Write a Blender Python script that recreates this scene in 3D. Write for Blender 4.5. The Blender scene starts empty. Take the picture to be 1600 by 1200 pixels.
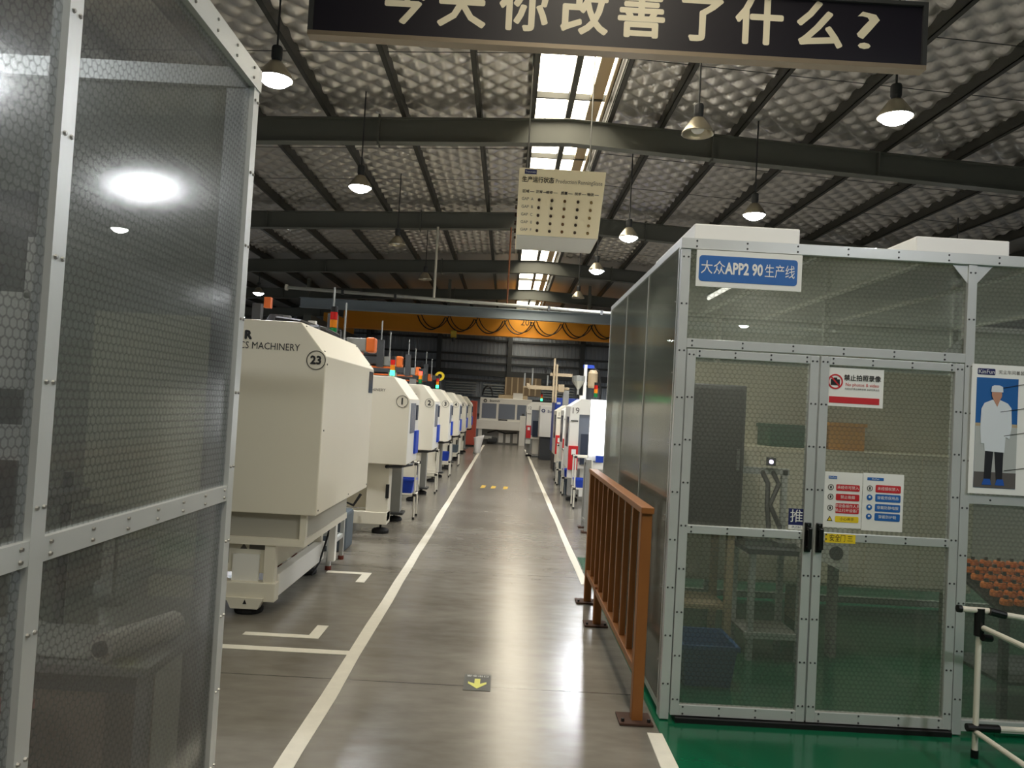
import bpy, math, random
import numpy as np
from mathutils import Matrix, Vector
random.seed(7)
S = bpy.context.scene
COL = S.collection

# ---------------------------------------------------------------- camera
CAM_H = 1.65
cd = bpy.data.cameras.new('camera')
cd.sensor_fit = 'HORIZONTAL'; cd.sensor_width = 36.0; cd.lens = 27.0
cd.clip_start = 0.05; cd.clip_end = 300
cam = bpy.data.objects.new('camera', cd); COL.objects.link(cam)
_R = (0.99842861, 0.05582083, 0.00493505)      # world right, forward and down in camera axes
_F = (-0.00666335, 0.030818, 0.9995028)
_D = (-0.05564098, 0.99796507, -0.03114153)
cam.matrix_world = Matrix(((_R[0], -_R[1], -_R[2], 0.0),
                           (_F[0], -_F[1], -_F[2], 0.0),
                           (-_D[0], _D[1], _D[2], CAM_H),
                           (0, 0, 0, 1)))
S.camera = cam
# ---------------------------------------------------------------- sky and exposure
w = bpy.data.worlds.new('daylight'); S.world = w; w.use_nodes = True
bg = w.node_tree.nodes['Background']
bg.inputs[0].default_value = (1.0, 0.92, 0.79, 1); bg.inputs[1].default_value = 14.0
S.view_settings.view_transform = 'Standard'; S.view_settings.look = 'None'
S.view_settings.exposure = 0.0; S.view_settings.gamma = 1.0; S.view_settings.use_curve_mapping = False
S.cycles.transparent_max_bounces = 18
S.cycles.max_bounces = 7; S.cycles.diffuse_bounces = 4; S.cycles.glossy_bounces = 3
S.cycles.sample_clamp_indirect = 6.0
LAMP_W = 400.0
# light portal: tells the renderer where daylight enters (the ridge skylight)
pl = bpy.data.lights.new('skylight_portal', 'AREA'); pl.shape = 'RECTANGLE'; pl.size = 1.16; pl.size_y = 49.0
pl.cycles.is_portal = True
po = bpy.data.objects.new('skylight_portal', pl); COL.objects.link(po); po.location = (0.8, 16.5, 7.02)

# ================================================================ helpers
def lin(c):
    return tuple(((x / 255.0) / 12.92 if x / 255.0 <= 0.04045 else ((x / 255.0 + 0.055) / 1.055) ** 2.4) for x in c)
MATS = {}
def mat(name, col, rough=0.5, metal=0.0, spec=0.5, emit=None, estr=0.0, noise=0.0, nscale=3.0, bump=0.0, bscale=40.0, alpha=None):
    if name in MATS: return MATS[name]
    m = bpy.data.materials.new(name); m.use_nodes = True; nt = m.node_tree
    b = nt.nodes['Principled BSDF']
    c = col if max(col) <= 1.0 else lin(col)
    b.inputs['Base Color'].default_value = (*c, 1); b.inputs['Roughness'].default_value = rough
    b.inputs['Metallic'].default_value = metal; b.inputs['Specular IOR Level'].default_value = spec
    if emit:
        e = emit if max(emit) <= 1.0 else lin(emit)
        b.inputs['Emission Color'].default_value = (*e, 1); b.inputs['Emission Strength'].default_value = estr
    tc = nt.nodes.new('ShaderNodeNewGeometry')
    if noise > 0:
        n = nt.nodes.new('ShaderNodeTexNoise'); n.inputs['Scale'].default_value = nscale; n.inputs['Detail'].default_value = 6
        nt.links.new(tc.outputs['Position'], n.inputs['Vector'])
        mx = nt.nodes.new('ShaderNodeMix'); mx.data_type = 'RGBA'
        mx.inputs[6].default_value = (*[x * (1 - noise) for x in c], 1); mx.inputs[7].default_value = (*[min(1, x * (1 + noise)) for x in c], 1)
        nt.links.new(n.outputs['Fac'], mx.inputs[0]); nt.links.new(mx.outputs[2], b.inputs['Base Color'])
    if bump > 0:
        n2 = nt.nodes.new('ShaderNodeTexNoise'); n2.inputs['Scale'].default_value = bscale; n2.inputs['Detail'].default_value = 4
        nt.links.new(tc.outputs['Position'], n2.inputs['Vector'])
        bp = nt.nodes.new('ShaderNodeBump'); bp.inputs['Strength'].default_value = bump; bp.inputs['Distance'].default_value = 0.02
        nt.links.new(n2.outputs['Fac'], bp.inputs['Height']); nt.links.new(bp.outputs['Normal'], b.inputs['Normal'])
    MATS[name] = m; return m

def N(nt, t, **kw):
    n = nt.nodes.new(t)
    for k, v in kw.items(): setattr(n, k, v)
    return n
def sheet_mat(name, tint, haze, haze_col, cell=0.027, line=0.075, line_op=0.5, rough=0.12, gloss=1.0):
    """clear anti-static plastic sheet with a printed hexagon grid"""
    m = bpy.data.materials.new(name); m.use_nodes = True; nt = m.node_tree; nt.nodes.clear(); L = nt.links.new
    out = N(nt, 'ShaderNodeOutputMaterial'); g = N(nt, 'ShaderNodeNewGeometry'); sp = N(nt, 'ShaderNodeSeparateXYZ')
    L(g.outputs['Position'], sp.inputs[0])
    ad = N(nt, 'ShaderNodeMath', operation='ADD'); L(sp.outputs[0], ad.inputs[0]); L(sp.outputs[1], ad.inputs[1])
    cb = N(nt, 'ShaderNodeCombineXYZ'); L(ad.outputs[0], cb.inputs[0]); L(sp.outputs[2], cb.inputs[1])
    sc = N(nt, 'ShaderNodeVectorMath', operation='SCALE'); sc.inputs['Scale'].default_value = 1 / cell; L(cb.outputs[0], sc.inputs[0])
    def wrap(src):
        v = N(nt, 'ShaderNodeVectorMath', operation='WRAP'); L(src, v.inputs[0])
        v.inputs[1].default_value = (0.5, 0.866, 1); v.inputs[2].default_value = (-0.5, -0.866, 0)
        return v
    a = wrap(sc.outputs[0])
    sh = N(nt, 'ShaderNodeVectorMath', operation='SUBTRACT'); L(sc.outputs[0], sh.inputs[0]); sh.inputs[1].default_value = (0.5, 0.866, 0)
    b = wrap(sh.outputs[0])
    def lens(v):
        q = N(nt, 'ShaderNodeVectorMath', operation='MULTIPLY'); L(v.outputs[0], q.inputs[0]); q.inputs[1].default_value = (1, 1, 0)
        q2 = N(nt, 'ShaderNodeVectorMath', operation='LENGTH'); L(q.outputs[0], q2.inputs[0]); return q, q2
    qa, la = lens(a); qb, lb = lens(b)
    lt = N(nt, 'ShaderNodeMath', operation='LESS_THAN'); L(la.outputs['Value'], lt.inputs[0]); L(lb.outputs['Value'], lt.inputs[1])
    mx = N(nt, 'ShaderNodeMix', data_type='VECTOR'); L(lt.outputs[0], mx.inputs[0]); L(qb.outputs[0], mx.inputs[4]); L(qa.outputs[0], mx.inputs[5])
    ab = N(nt, 'ShaderNodeVectorMath', operation='ABSOLUTE'); L(mx.outputs[1], ab.inputs[0])
    dt = N(nt, 'ShaderNodeVectorMath', operation='DOT_PRODUCT'); L(ab.outputs[0], dt.inputs[0]); dt.inputs[1].default_value = (0.5, 0.866, 0)
    s2 = N(nt, 'ShaderNodeSeparateXYZ'); L(ab.outputs[0], s2.inputs[0])
    mm = N(nt, 'ShaderNodeMath', operation='MAXIMUM'); L(dt.outputs['Value'], mm.inputs[0]); L(s2.outputs[0], mm.inputs[1])
    gt = N(nt, 'ShaderNodeMath', operation='GREATER_THAN'); L(mm.outputs[0], gt.inputs[0]); gt.inputs[1].default_value = 0.5 - line
    tr = N(nt, 'ShaderNodeBsdfTransparent'); tr.inputs[0].default_value = (*tint, 1)
    df = N(nt, 'ShaderNodeBsdfDiffuse'); df.inputs[0].default_value = (*haze_col, 1)
    tl = N(nt, 'ShaderNodeBsdfTranslucent'); tl.inputs[0].default_value = (*haze_col, 1)
    hz = N(nt, 'ShaderNodeMixShader'); hz.inputs[0].default_value = 0.5; L(df.outputs[0], hz.inputs[1]); L(tl.outputs[0], hz.inputs[2])
    m1 = N(nt, 'ShaderNodeMixShader'); m1.inputs[0].default_value = haze; L(tr.outputs[0], m1.inputs[1]); L(hz.outputs[0], m1.inputs[2])
    dk = N(nt, 'ShaderNodeBsdfDiffuse'); dk.inputs[0].default_value = (0.035, 0.035, 0.035, 1)
    lo = N(nt, 'ShaderNodeMath', operation='MULTIPLY'); L(gt.outputs[0], lo.inputs[0]); lo.inputs[1].default_value = line_op
    m2 = N(nt, 'ShaderNodeMixShader'); L(lo.outputs[0], m2.inputs[0]); L(m1.outputs[0], m2.inputs[1]); L(dk.outputs[0], m2.inputs[2])
    gl = N(nt, 'ShaderNodeBsdfGlossy'); gl.inputs['Roughness'].default_value = rough
    fr = N(nt, 'ShaderNodeFresnel'); fr.inputs[0].default_value = 1.45
    fm = N(nt, 'ShaderNodeMath', operation='MULTIPLY'); L(fr.outputs[0], fm.inputs[0]); fm.inputs[1].default_value = gloss; fm.use_clamp = True
    m3 = N(nt, 'ShaderNodeMixShader'); L(fm.outputs[0], m3.inputs[0]); L(m2.outputs[0], m3.inputs[1]); L(gl.outputs[0], m3.inputs[2])
    L(m3.outputs[0], out.inputs[0]); MATS[name] = m; return m

ORG = {}
class MB:
    def __init__(s): s.v = []; s.f = []
    def add(s, vs, fs):
        o = len(s.v); s.v += [tuple(p) for p in vs]; s.f += [tuple(i + o for i in f) for f in fs]; return s
    def box(s, x0, x1, y0, y1, z0, z1):
        vs = [(x0, y0, z0), (x1, y0, z0), (x1, y1, z0), (x0, y1, z0), (x0, y0, z1), (x1, y0, z1), (x1, y1, z1), (x0, y1, z1)]
        return s.add(vs, [(0, 3, 2, 1), (4, 5, 6, 7), (0, 1, 5, 4), (1, 2, 6, 5), (2, 3, 7, 6), (3, 0, 4, 7)])
    def prism(s, poly, axis, a, b):
        """poly: 2-D points; axis 0: (y,z) along x; 1: (x,z) along y; 2: (x,y) along z"""
        n = len(poly)
        def P(p, t): return (t, p[0], p[1]) if axis == 0 else ((p[0], t, p[1]) if axis == 1 else (p[0], p[1], t))
        area = sum(poly[i][0] * poly[(i + 1) % n][1] - poly[(i + 1) % n][0] * poly[i][1] for i in range(n))
        flip = (area < 0) ^ (axis == 1)
        vs = [P(p, a) for p in poly] + [P(p, b) for p in poly]
        fs = [tuple(range(n - 1, -1, -1)), tuple(range(n, 2 * n))] + [(i, (i + 1) % n, n + (i + 1) % n, n + i) for i in range(n)]
        if flip: fs = [tuple(reversed(f)) for f in fs]
        return s.add(vs, fs)
    def cyl(s, p0, p1, r, n=10, r1=None):
        p0 = Vector(p0); p1 = Vector(p1); r1 = r if r1 is None else r1
        d = (p1 - p0).normalized(); u = d.orthogonal().normalized(); w_ = d.cross(u)
        vs = [p0 + (u * math.cos(6.28318 * i / n) + w_ * math.sin(6.28318 * i / n)) * r for i in range(n)]
        vs += [p1 + (u * math.cos(6.28318 * i / n) + w_ * math.sin(6.28318 * i / n)) * r1 for i in range(n)]
        return s.add(vs, [tuple(range(n - 1, -1, -1)), tuple(range(n, 2 * n))] + [(i, (i + 1) % n, n + (i + 1) % n, n + i) for i in range(n)])
    def lathe(s, c, prof, n=20):
        """prof: list of (r, dz) around the vertical axis through c"""
        vs = []; fs = []
        for r, dz in prof:
            for i in range(n):
                a = 6.28318 * i / n; vs.append((c[0] + r * math.cos(a), c[1] + r * math.sin(a), c[2] + dz))
        for k in range(len(prof) - 1):
            for i in range(n):
                j = (i + 1) % n; fs.append((k * n + i, k * n + j, (k + 1) * n + j, (k + 1) * n + i))
        return s.add(vs, fs)
    def tube(s, pts, r, n=6):
        P = [Vector(p) for p in pts]; vs = []; fs = []
        for k, p in enumerate(P):
            d = (P[min(k + 1, len(P) - 1)] - P[max(k - 1, 0)]).normalized()
            u = d.cross(Vector((0.31, 0.87, 0.22))).normalized(); w_ = d.cross(u)
            vs += [p + (u * math.cos(6.28318 * i / n) + w_ * math.sin(6.28318 * i / n)) * r for i in range(n)]
        for k in range(len(P) - 1):
            for i in range(n):
                j = (i + 1) % n; fs.append((k * n + i, k * n + j, (k + 1) * n + j, (k + 1) * n + i))
        fs += [tuple(range(n - 1, -1, -1)), tuple((len(P) - 1) * n + i for i in range(n))]
        return s.add(vs, fs)
    def build(s, name, m, parent=None, smooth=False, bevel=0.0, org=None):
        o = ORG.get(parent.name, Vector((0, 0, 0))) if parent else Vector(org or (0, 0, 0))
        me = bpy.data.meshes.new(name); me.from_pydata([(p[0] - o.x, p[1] - o.y, p[2] - o.z) for p in s.v], [], s.f); me.update()
        if smooth:
            for p in me.polygons: p.use_smooth = True
        me.materials.append(MATS[m] if isinstance(m, str) else m)
        ob = bpy.data.objects.new(name, me); COL.objects.link(ob)
        if parent: ob.parent = parent
        else: ob.location = o
        ORG[ob.name] = o
        if bevel > 0:
            bm = ob.modifiers.new('bevel', 'BEVEL'); bm.width = bevel; bm.segments = 2; bm.limit_method = 'ANGLE'
        return ob
def box(x0, x1, y0, y1, z0, z1, name, m, parent=None, bevel=0.0, org=None):
    return MB().box(x0, x1, y0, y1, z0, z1).build(name, m, parent, bevel=bevel, org=org)
def cyl(p0, p1, r, name, m, parent=None, n=12, r1=None, smooth=True):
    return MB().cyl(p0, p1, r, n, r1).build(name, m, parent, smooth=False)
def tag(o, label=None, cat=None, group=None, kind=None):
    if label: o['label'] = label
    if cat: o['category'] = cat
    if group: o['group'] = group
    if kind: o['kind'] = kind
    return o
def thing(name, label, cat, loc, group=None):
    o = bpy.data.objects.new(name, None); COL.objects.link(o); o.location = loc; o.empty_display_size = 0.1
    ORG[o.name] = Vector(loc); return tag(o, label, cat, group)
def copy_tree(o, parent=None):
    c = o.copy(); COL.objects.link(c); c.parent = parent; ORG[c.name] = ORG[o.name].copy()
    for ch in list(o.children): copy_tree(ch, c)
    return c
def text(s, size, m, pos, parent, name='lettering', face='front', align='CENTER', bold=0.0, sx=1.0, res=2, fit=None):
    cu = bpy.data.curves.new('t', 'FONT'); cu.body = s; cu.size = size; cu.align_x = align; cu.align_y = 'CENTER'
    cu.resolution_u = res; cu.fill_mode = 'FRONT'
    ob = bpy.data.objects.new('t', cu); COL.objects.link(ob)
    me = bpy.data.meshes.new_from_object(ob); bpy.data.objects.remove(ob)
    o = ORG.get(parent.name); out = []
    if fit:
        xs = [v.co.x for v in me.vertices]; sx = fit / max(1e-6, max(xs) - min(xs))
    if bold > 0:                       # heavier strokes: the glyph laid down in a small ring of offsets
        src = [tuple(v.co) for v in me.vertices]; pf = [tuple(q.vertices) for q in me.polygons]; vv = []; ff = []
        for k in range(9):
            a = 6.28318 * k / 8; dx, dy = (0, 0) if k == 8 else (bold * math.cos(a), bold * math.sin(a))
            ff += [tuple(i + len(vv) for i in f) for f in pf]; vv += [(c[0] + dx, c[1] + dy, 0.00004 * k) for c in src]
        me = bpy.data.meshes.new(name); me.from_pydata(vv, [], ff)
    for v in me.vertices:
        x, y = v.co.x * sx, v.co.y
        if face == 'front': p = (pos[0] + x, pos[1] - v.co.z, pos[2] + y)
        elif face == 'floor': p = (pos[0] + x, pos[1] + y, pos[2] + v.co.z)
        elif face == 'right': p = (pos[0], pos[1] + x, pos[2] + y)     # faces +x
        else: p = (pos[0], pos[1] - x, pos[2] + y)                     # faces -x
        out.append((p[0] - o.x, p[1] - o.y, p[2] - o.z))
    me.vertices.foreach_set('co', [c for p in out for c in p]); me.update(); me.name = name
    me.materials.clear(); me.materials.append(MATS[m])
    ob = bpy.data.objects.new(name, me); COL.objects.link(ob); ob.parent = parent; ORG[ob.name] = o
    return ob
def flat(poly, y, m, parent, name, t=0.0012):
    """flat print on a sign facing -y: poly of (x,z)"""
    return MB().prism(poly, 1, y - t, y).build(name, m, parent)
def disc(cx, cz, r, n=20, a0=0.0): return [(cx + r * math.cos(a0 + 6.28318 * i / n), cz + r * math.sin(a0 + 6.28318 * i / n)) for i in range(n)]
def rrect(x0, x1, z0, z1, r=0.01):
    p = []
    for cx, cz, a in ((x1 - r, z1 - r, 0), (x0 + r, z1 - r, 90), (x0 + r, z0 + r, 180), (x1 - r, z0 + r, 270)):
        for k in range(4): t = math.radians(a + 30 * k); p.append((cx + r * math.cos(t), cz + r * math.sin(t)))
    return p
def rect(x0, x1, z0, z1): return [(x0, z0), (x1, z0), (x1, z1), (x0, z1)]
def ring(c, r0, r1, y0, y1, n=28):
    """upright ring facing -y"""
    b = MB(); vs = []
    for r, y in ((r0, y0), (r1, y0), (r1, y1), (r0, y1)):
        for i in range(n): a = 6.28318 * i / n; vs.append((c[0] + r * math.cos(a), y, c[1] + r * math.sin(a)))
    fs = [(k * n + i, k * n + (i + 1) % n, ((k + 1) % 4) * n + (i + 1) % n, ((k + 1) % 4) * n + i) for k in range(4) for i in range(n)]
    return b.add(vs, fs)

# ================================================================ materials
mat('cream', (226, 220, 202), 0.38, noise=0.03, nscale=2)
mat('cream_side', (232, 226, 208), 0.3, noise=0.02)
mat('offwhite', (232, 230, 222), 0.4, noise=0.03)
mat('machine_grey', (150, 150, 145), 0.45, noise=0.06)
mat('dark_grey', (58, 60, 62), 0.5, noise=0.08)
mat('black', (18, 18, 19), 0.5)
mat('rubber', (22, 22, 22), 0.8, noise=0.2)
mat('aluminium', (214, 217, 216), 0.34, metal=0.4, noise=0.05, nscale=8)
mat('steel', (150, 150, 148), 0.35, metal=0.9)
mat('bolt_steel', (170, 170, 168), 0.3, metal=0.9)
mat('beam_paint', (102, 104, 97), 0.55, noise=0.1, nscale=1.5)
mat('purlin_paint', (62, 62, 56), 0.5, metal=0.2, noise=0.12)
mat('rust_rod', (110, 66, 40), 0.7, noise=0.2)
mat('orange_paint', (142, 88, 38), 0.5, noise=0.14, nscale=5)
mat('crane_yellow', (250, 170, 50), 0.45, noise=0.08, nscale=1)
mat('robot_orange', (232, 112, 38), 0.45)
mat('white_plastic', (240, 240, 238), 0.45)
mat('paper_white', (236, 236, 232), 0.55)
mat('sign_blue', (34, 100, 176), 0.5)
mat('navy', (26, 34, 92), 0.5)
mat('sign_red', (196, 40, 48), 0.5)
mat('sign_yellow', (238, 208, 40), 0.5)
mat('ink', (24, 24, 26), 0.6)
mat('ink_grey', (96, 92, 88), 0.6)
mat('bin_blue', (28, 70, 190), 0.4)
mat('bin_blue_dark', (20, 78, 140), 0.4)
mat('bin_grey', (88, 100, 110), 0.5)
mat('red_plastic', (196, 28, 34), 0.4)
mat('pipe_white', (226, 222, 208), 0.4)
mat('joint_black', (16, 16, 17), 0.35)
mat('line_paint', (226, 222, 208), 0.6, noise=0.12, nscale=14)
mat('floor_yellow', (196, 160, 50), 0.6, noise=0.3, nscale=20)
mat('banner_navy', (22, 18, 34), 0.4)
mat('banner_gold', (255, 246, 222), 0.5)
mat('board_cream', (252, 240, 206), 0.35)
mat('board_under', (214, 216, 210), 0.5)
mat('lens_dark', (50, 30, 22), 0.25)
mat('lens_brown', (96, 62, 28), 0.25)
mat('lens_olive', (120, 96, 56), 0.25)
mat('red_lens', (190, 30, 24), 0.25)
mat('amber_lens', (220, 130, 24), 0.25)
mat('green_lens', (20, 110, 56), 0.25)
mat('red_lit', (255, 40, 30), 0.3, emit=(1.0, 0.05, 0.03), estr=5)
mat('green_lit', (40, 255, 120), 0.3, emit=(0.03, 1.0, 0.25), estr=6)
mat('lamp_glow', (255, 255, 255), 0.4, emit=(0.94, 0.97, 1.0), estr=60)
mat('panel_glow', (255, 255, 255), 0.4, emit=(0.95, 0.97, 1.0), estr=5)
mat('reflector', (176, 168, 148), 0.3, metal=0.7)
mat('window_grey', (120, 128, 142), 0.2)
mat('window_dark', (46, 56, 76), 0.15)
mat('machine_blue', (40, 72, 170), 0.4)
mat('galvanised', (176, 178, 174), 0.35, metal=0.6)
mat('tan', (176, 158, 128), 0.5)
mat('duct_brown', (120, 104, 82), 0.55, noise=0.1)
mat('red_brick', (176, 78, 60), 0.7, noise=0.15)
mat('film_white', (238, 230, 216), 0.35)
mat('bubble', (206, 206, 200), 0.2, bump=0.8, bscale=60)
mat('bench_tan', (150, 130, 110), 0.6, noise=0.08)
mat('bag_white', (240, 238, 238), 0.4, bump=0.6, bscale=12)
mat('orange_part', (255, 136, 30), 0.35)
mat('skin', (190, 140, 116), 0.7)
mat('coat_white', (214, 220, 226), 0.7)
mat('trouser', (26, 28, 34), 0.7)
mat('poster_blue', (22, 92, 160), 0.6)
mat('poster_grey', (176, 180, 178), 0.6)
mat('poster_floor', (92, 88, 86), 0.6)
mat('shoe_blue', (30, 84, 170), 0.6)
mat('green_box', (40, 96, 70), 0.5)
mat('wall_sheet', (150, 158, 166), 0.42, metal=0.25, noise=0.08, nscale=0.8)
mat('girt', (60, 64, 66), 0.5)
mat('louvre', (150, 156, 158), 0.4, metal=0.2)
sheet_mat('sheet', (0.86, 0.87, 0.84), 0.105, (0.72, 0.75, 0.68), cell=0.027, line=0.085, line_op=0.22, rough=0.12, gloss=0.9)
sheet_mat('sheet_cage', (0.85, 0.86, 0.85), 0.09, (0.62, 0.63, 0.62), cell=0.026, line=0.09, line_op=0.26, rough=0.14, gloss=0.55)
sheet_mat('sheet_side', (0.84, 0.86, 0.82), 0.17, (0.74, 0.80, 0.68), cell=0.026, line=0.0, line_op=0.0, rough=0.12, gloss=0.9)
def concrete():
    m = bpy.data.materials.new('concrete'); m.use_nodes = True; nt = m.node_tree; L = nt.links.new; b = nt.nodes['Principled BSDF']
    g = N(nt, 'ShaderNodeNewGeometry')
    n1 = N(nt, 'ShaderNodeTexNoise'); n1.inputs['Scale'].default_value = 0.7; n1.inputs['Detail'].default_value = 8
    mp = N(nt, 'ShaderNodeVectorMath', operation='MULTIPLY'); mp.inputs[1].default_value = (1.0, 2.2, 1); L(g.outputs['Position'], mp.inputs[0])
    L(mp.outputs[0], n1.inputs['Vector'])
    n2 = N(nt, 'ShaderNodeTexNoise'); n2.inputs['Scale'].default_value = 5; n2.inputs['Detail'].default_value = 3; L(mp.outputs[0], n2.inputs['Vector'])
    r1 = N(nt, 'ShaderNodeValToRGB'); e = r1.color_ramp.elements
    e[0].position = 0.33; e[0].color = (0.135, 0.122, 0.10, 1); e[1].position = 0.68; e[1].color = (0.235, 0.22, 0.19, 1)
    ad = N(nt, 'ShaderNodeMix', data_type='FLOAT'); ad.inputs[0].default_value = 0.35; L(n1.outputs['Fac'], ad.inputs[2]); L(n2.outputs['Fac'], ad.inputs[3])
    L(ad.outputs[0], r1.inputs[0])
    # saw-cut joints across the aisle every 3.1 m
    sp = N(nt, 'ShaderNodeSeparateXYZ'); L(g.outputs['Position'], sp.inputs[0])
    so = N(nt, 'ShaderNodeMath', operation='ADD'); so.inputs[1].default_value = 1.62; L(sp.outputs[1], so.inputs[0])
    md = N(nt, 'ShaderNodeMath', operation='PINGPONG'); md.inputs[1].default_value = 1.55; L(so.outputs[0], md.inputs[0])
    lt = N(nt, 'ShaderNodeMath', operation='LESS_THAN'); lt.inputs[1].default_value = 0.006; L(md.outputs[0], lt.inputs[0])
    mx = N(nt, 'ShaderNodeMix', data_type='RGBA'); L(lt.outputs[0], mx.inputs[0]); L(r1.outputs[0], mx.inputs[6]); mx.inputs[7].default_value = (0.05, 0.045, 0.04, 1)
    L(mx.outputs[2], b.inputs['Base Color'])
    mr = N(nt, 'ShaderNodeMapRange'); mr.inputs['To Min'].default_value = 0.2; mr.inputs['To Max'].default_value = 0.27; L(n2.outputs['Fac'], mr.inputs[0]); L(mr.outputs[0], b.inputs['Roughness'])
    b.inputs['Specular IOR Level'].default_value = 0.6
    bp = N(nt, 'ShaderNodeBump'); bp.inputs['Strength'].default_value = 0.0; bp.inputs['Distance'].default_value = 0.02; L(n2.outputs['Fac'], bp.inputs['Height']); L(bp.outputs[0], b.inputs['Normal'])
    MATS['concrete'] = m
concrete()
mat('epoxy_green', (12, 92, 62), 0.16, noise=0.12, nscale=1.2, bump=0.04, bscale=5)
mat('foil', (206, 203, 197), 0.3, metal=0.68, noise=0.06, nscale=2, bump=0.12, bscale=7)

# ================================================================ the hall
RX = 0.8                                          # ridge
XL, XR, Y0, Y1 = -14.0, 16.0, -9.0, 42.0
def roof_z(x): return 6.76 - 0.05 * abs(x - RX)
fl = box(XL, XR, Y0, Y1, -0.2, 0.0, 'floor', 'concrete'); tag(fl, 'grey polished concrete floor of the aisle', kind='structure')
fg = box(0.89, 7.0, -3.0, 8.75, -0.05, 0.004, 'floor', 'epoxy_green'); tag(fg, 'glossy green coated floor around the booth', kind='structure')

ceil = MB()
# quilted foil insulation: near part with its diamond pillows modelled, the rest plain
def quilt(xa, xb, ya, yb, st=0.05):
    nx = int((xb - xa) / st) + 1; ny = int((yb - ya) / st) + 1
    X, Y = np.meshgrid(np.linspace(xa, xb, nx), np.linspace(ya, yb, ny))
    u = X / 0.40; v = Y / 0.44
    t1 = 1 - np.abs(2 * ((u + v) % 1.0) - 1); t2 = 1 - np.abs(2 * ((u - v) % 1.0) - 1)
    d = 1 - (1 - np.minimum(t1, t2)) ** 2
    Z = 6.76 - 0.05 * np.abs(X - RX) - 0.075 * d - 0.012 * np.sin(X * 5.3 + Y * 1.7) * np.sin(Y * 3.1)
    vs = np.stack([X, Y, Z], -1).reshape(-1, 3)
    i = np.arange(nx * ny).reshape(ny, nx)
    q = np.stack([i[:-1, :-1], i[1:, :-1], i[1:, 1:], i[:-1, 1:]], -1).reshape(-1, 4)
    return vs, q
parts = [quilt(-9.0, 0.2, 4.0, 25.0), quilt(1.4, 11.0, 4.0, 25.0)]
vs = []; fs = []; off = 0
for a, b in parts: vs.append(a); fs.append(b + off); off += len(a)
def slab(xa, xb, ya, yb):
    global off
    vs.append(np.array([(xa, ya, roof_z(xa)), (xb, ya, roof_z(xb)), (xb, yb, roof_z(xb)), (xa, yb, roof_z(xa))])); fs.append(np.array([[0, 3, 2, 1]]) + off); off += 4
for a in ((XL, -9, 4, 25), (11, XR, 4, 25), (XL, 0.2, Y0, 4), (1.4, XR, Y0, 4), (XL, 0.2, 25, Y1), (1.4, XR, 25, Y1)): slab(*a)
V = np.concatenate(vs); Fq = np.concatenate(fs)
me = bpy.data.meshes.new('ceiling'); me.vertices.add(len(V)); me.vertices.foreach_set('co', V.ravel())
me.loops.add(Fq.size); me.loops.foreach_set('vertex_index', Fq.ravel().astype(np.int32))
me.polygons.add(len(Fq)); me.polygons.foreach_set('loop_start', np.arange(0, Fq.size, 4, dtype=np.int32)); me.polygons.foreach_set('loop_total', np.full(len(Fq), 4, dtype=np.int32))
me.polygons.foreach_set('use_smooth', np.ones(len(Fq), dtype=bool)); me.update(); me.validate(); me.materials.append(MATS['foil'])
ceiling = bpy.data.objects.new('ceiling', me); COL.objects.link(ceiling); ORG[ceiling.name] = Vector((0, 0, 0))
tag(ceiling, 'silver quilted foil insulation under the pitched roof', kind='structure')
# outer roof skin, keeps daylight out
for xa, xb in ((XL, 0.2), (1.4, XR)):
    MB().prism([(xa, roof_z(xa) + 0.06), (xb, roof_z(xb) + 0.06), (xb, roof_z(xb) + 0.12), (xa, roof_z(xa) + 0.12)], 1, Y0, Y1).build('roof_sheet', 'galvanised', ceiling)
# purlins (C sections along the hall) on top of the rafters
for off_ in (0.62, 1.5, 2.75, 4.0, 5.25, 6.5, 7.75, 9.0, 10.25, 11.5, 12.75, 14.0):
    for sgn in (-1, 1):
        x = RX + sgn * off_
        if not XL < x < XR: continue
        zt = roof_z(x) - 0.02
        b = MB(); b.box(x - 0.006, x + 0.006, Y0, Y1, zt - 0.2, zt); b.box(x - 0.006, x + 0.064 * sgn + 0.006, Y0, Y1, zt - 0.2, zt - 0.19) if sgn > 0 else b.box(x - 0.07, x, Y0, Y1, zt - 0.2, zt - 0.19)
        b.box(min(x, x + 0.066 * sgn), max(x, x + 0.066 * sgn), Y0, Y1, zt - 0.012, zt)
        b.box(min(x + 0.06 * sgn, x + 0.066 * sgn), max(x + 0.06 * sgn, x + 0.066 * sgn), Y0, Y1, zt - 0.2, zt - 0.17)
        b.build('purlin', 'purlin_paint', ceiling)
# rafters: tapered I beams across the hall
for y in (-5.8, 0.4, 6.6, 12.8, 19.0, 25.2, 31.4, 37.6):
    b = MB()
    for xa, xb in ((XL, RX), (RX, XR)):
        def zz(x): return roof_z(x) - 0.22
        b.prism([(xa, zz(xa) - 0.40), (xb, zz(xb) - 0.40), (xb, zz(xb)), (xa, zz(xa))], 1, y - 0.006, y + 0.006)
        b.prism([(xa, zz(xa) - 0.415), (xb, zz(xb) - 0.415), (xb, zz(xb) - 0.40), (xa, zz(xa) - 0.40)], 1, y - 0.1, y + 0.1)
        b.prism([(xa, zz(xa) - 0.012), (xb, zz(xb) - 0.012), (xb, zz(xb)), (xa, zz(xa))], 1, y - 0.1, y + 0.1)
    r = b.build('rafter', 'beam_paint', ceiling)
    for x in (-9.4, -6.2, -2.4, 3.2, 6.0, 9.6):
        z = roof_z(x) - 0.22
        box(x - 0.012, x + 0.012, y - 0.11, y + 0.11, z - 0.46 if x in (-2.4, 3.2) else z - 0.4, z + (0.05 if x in (-2.4, 3.2) else 0), 'stiffener_plate', 'beam_paint', r)
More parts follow.
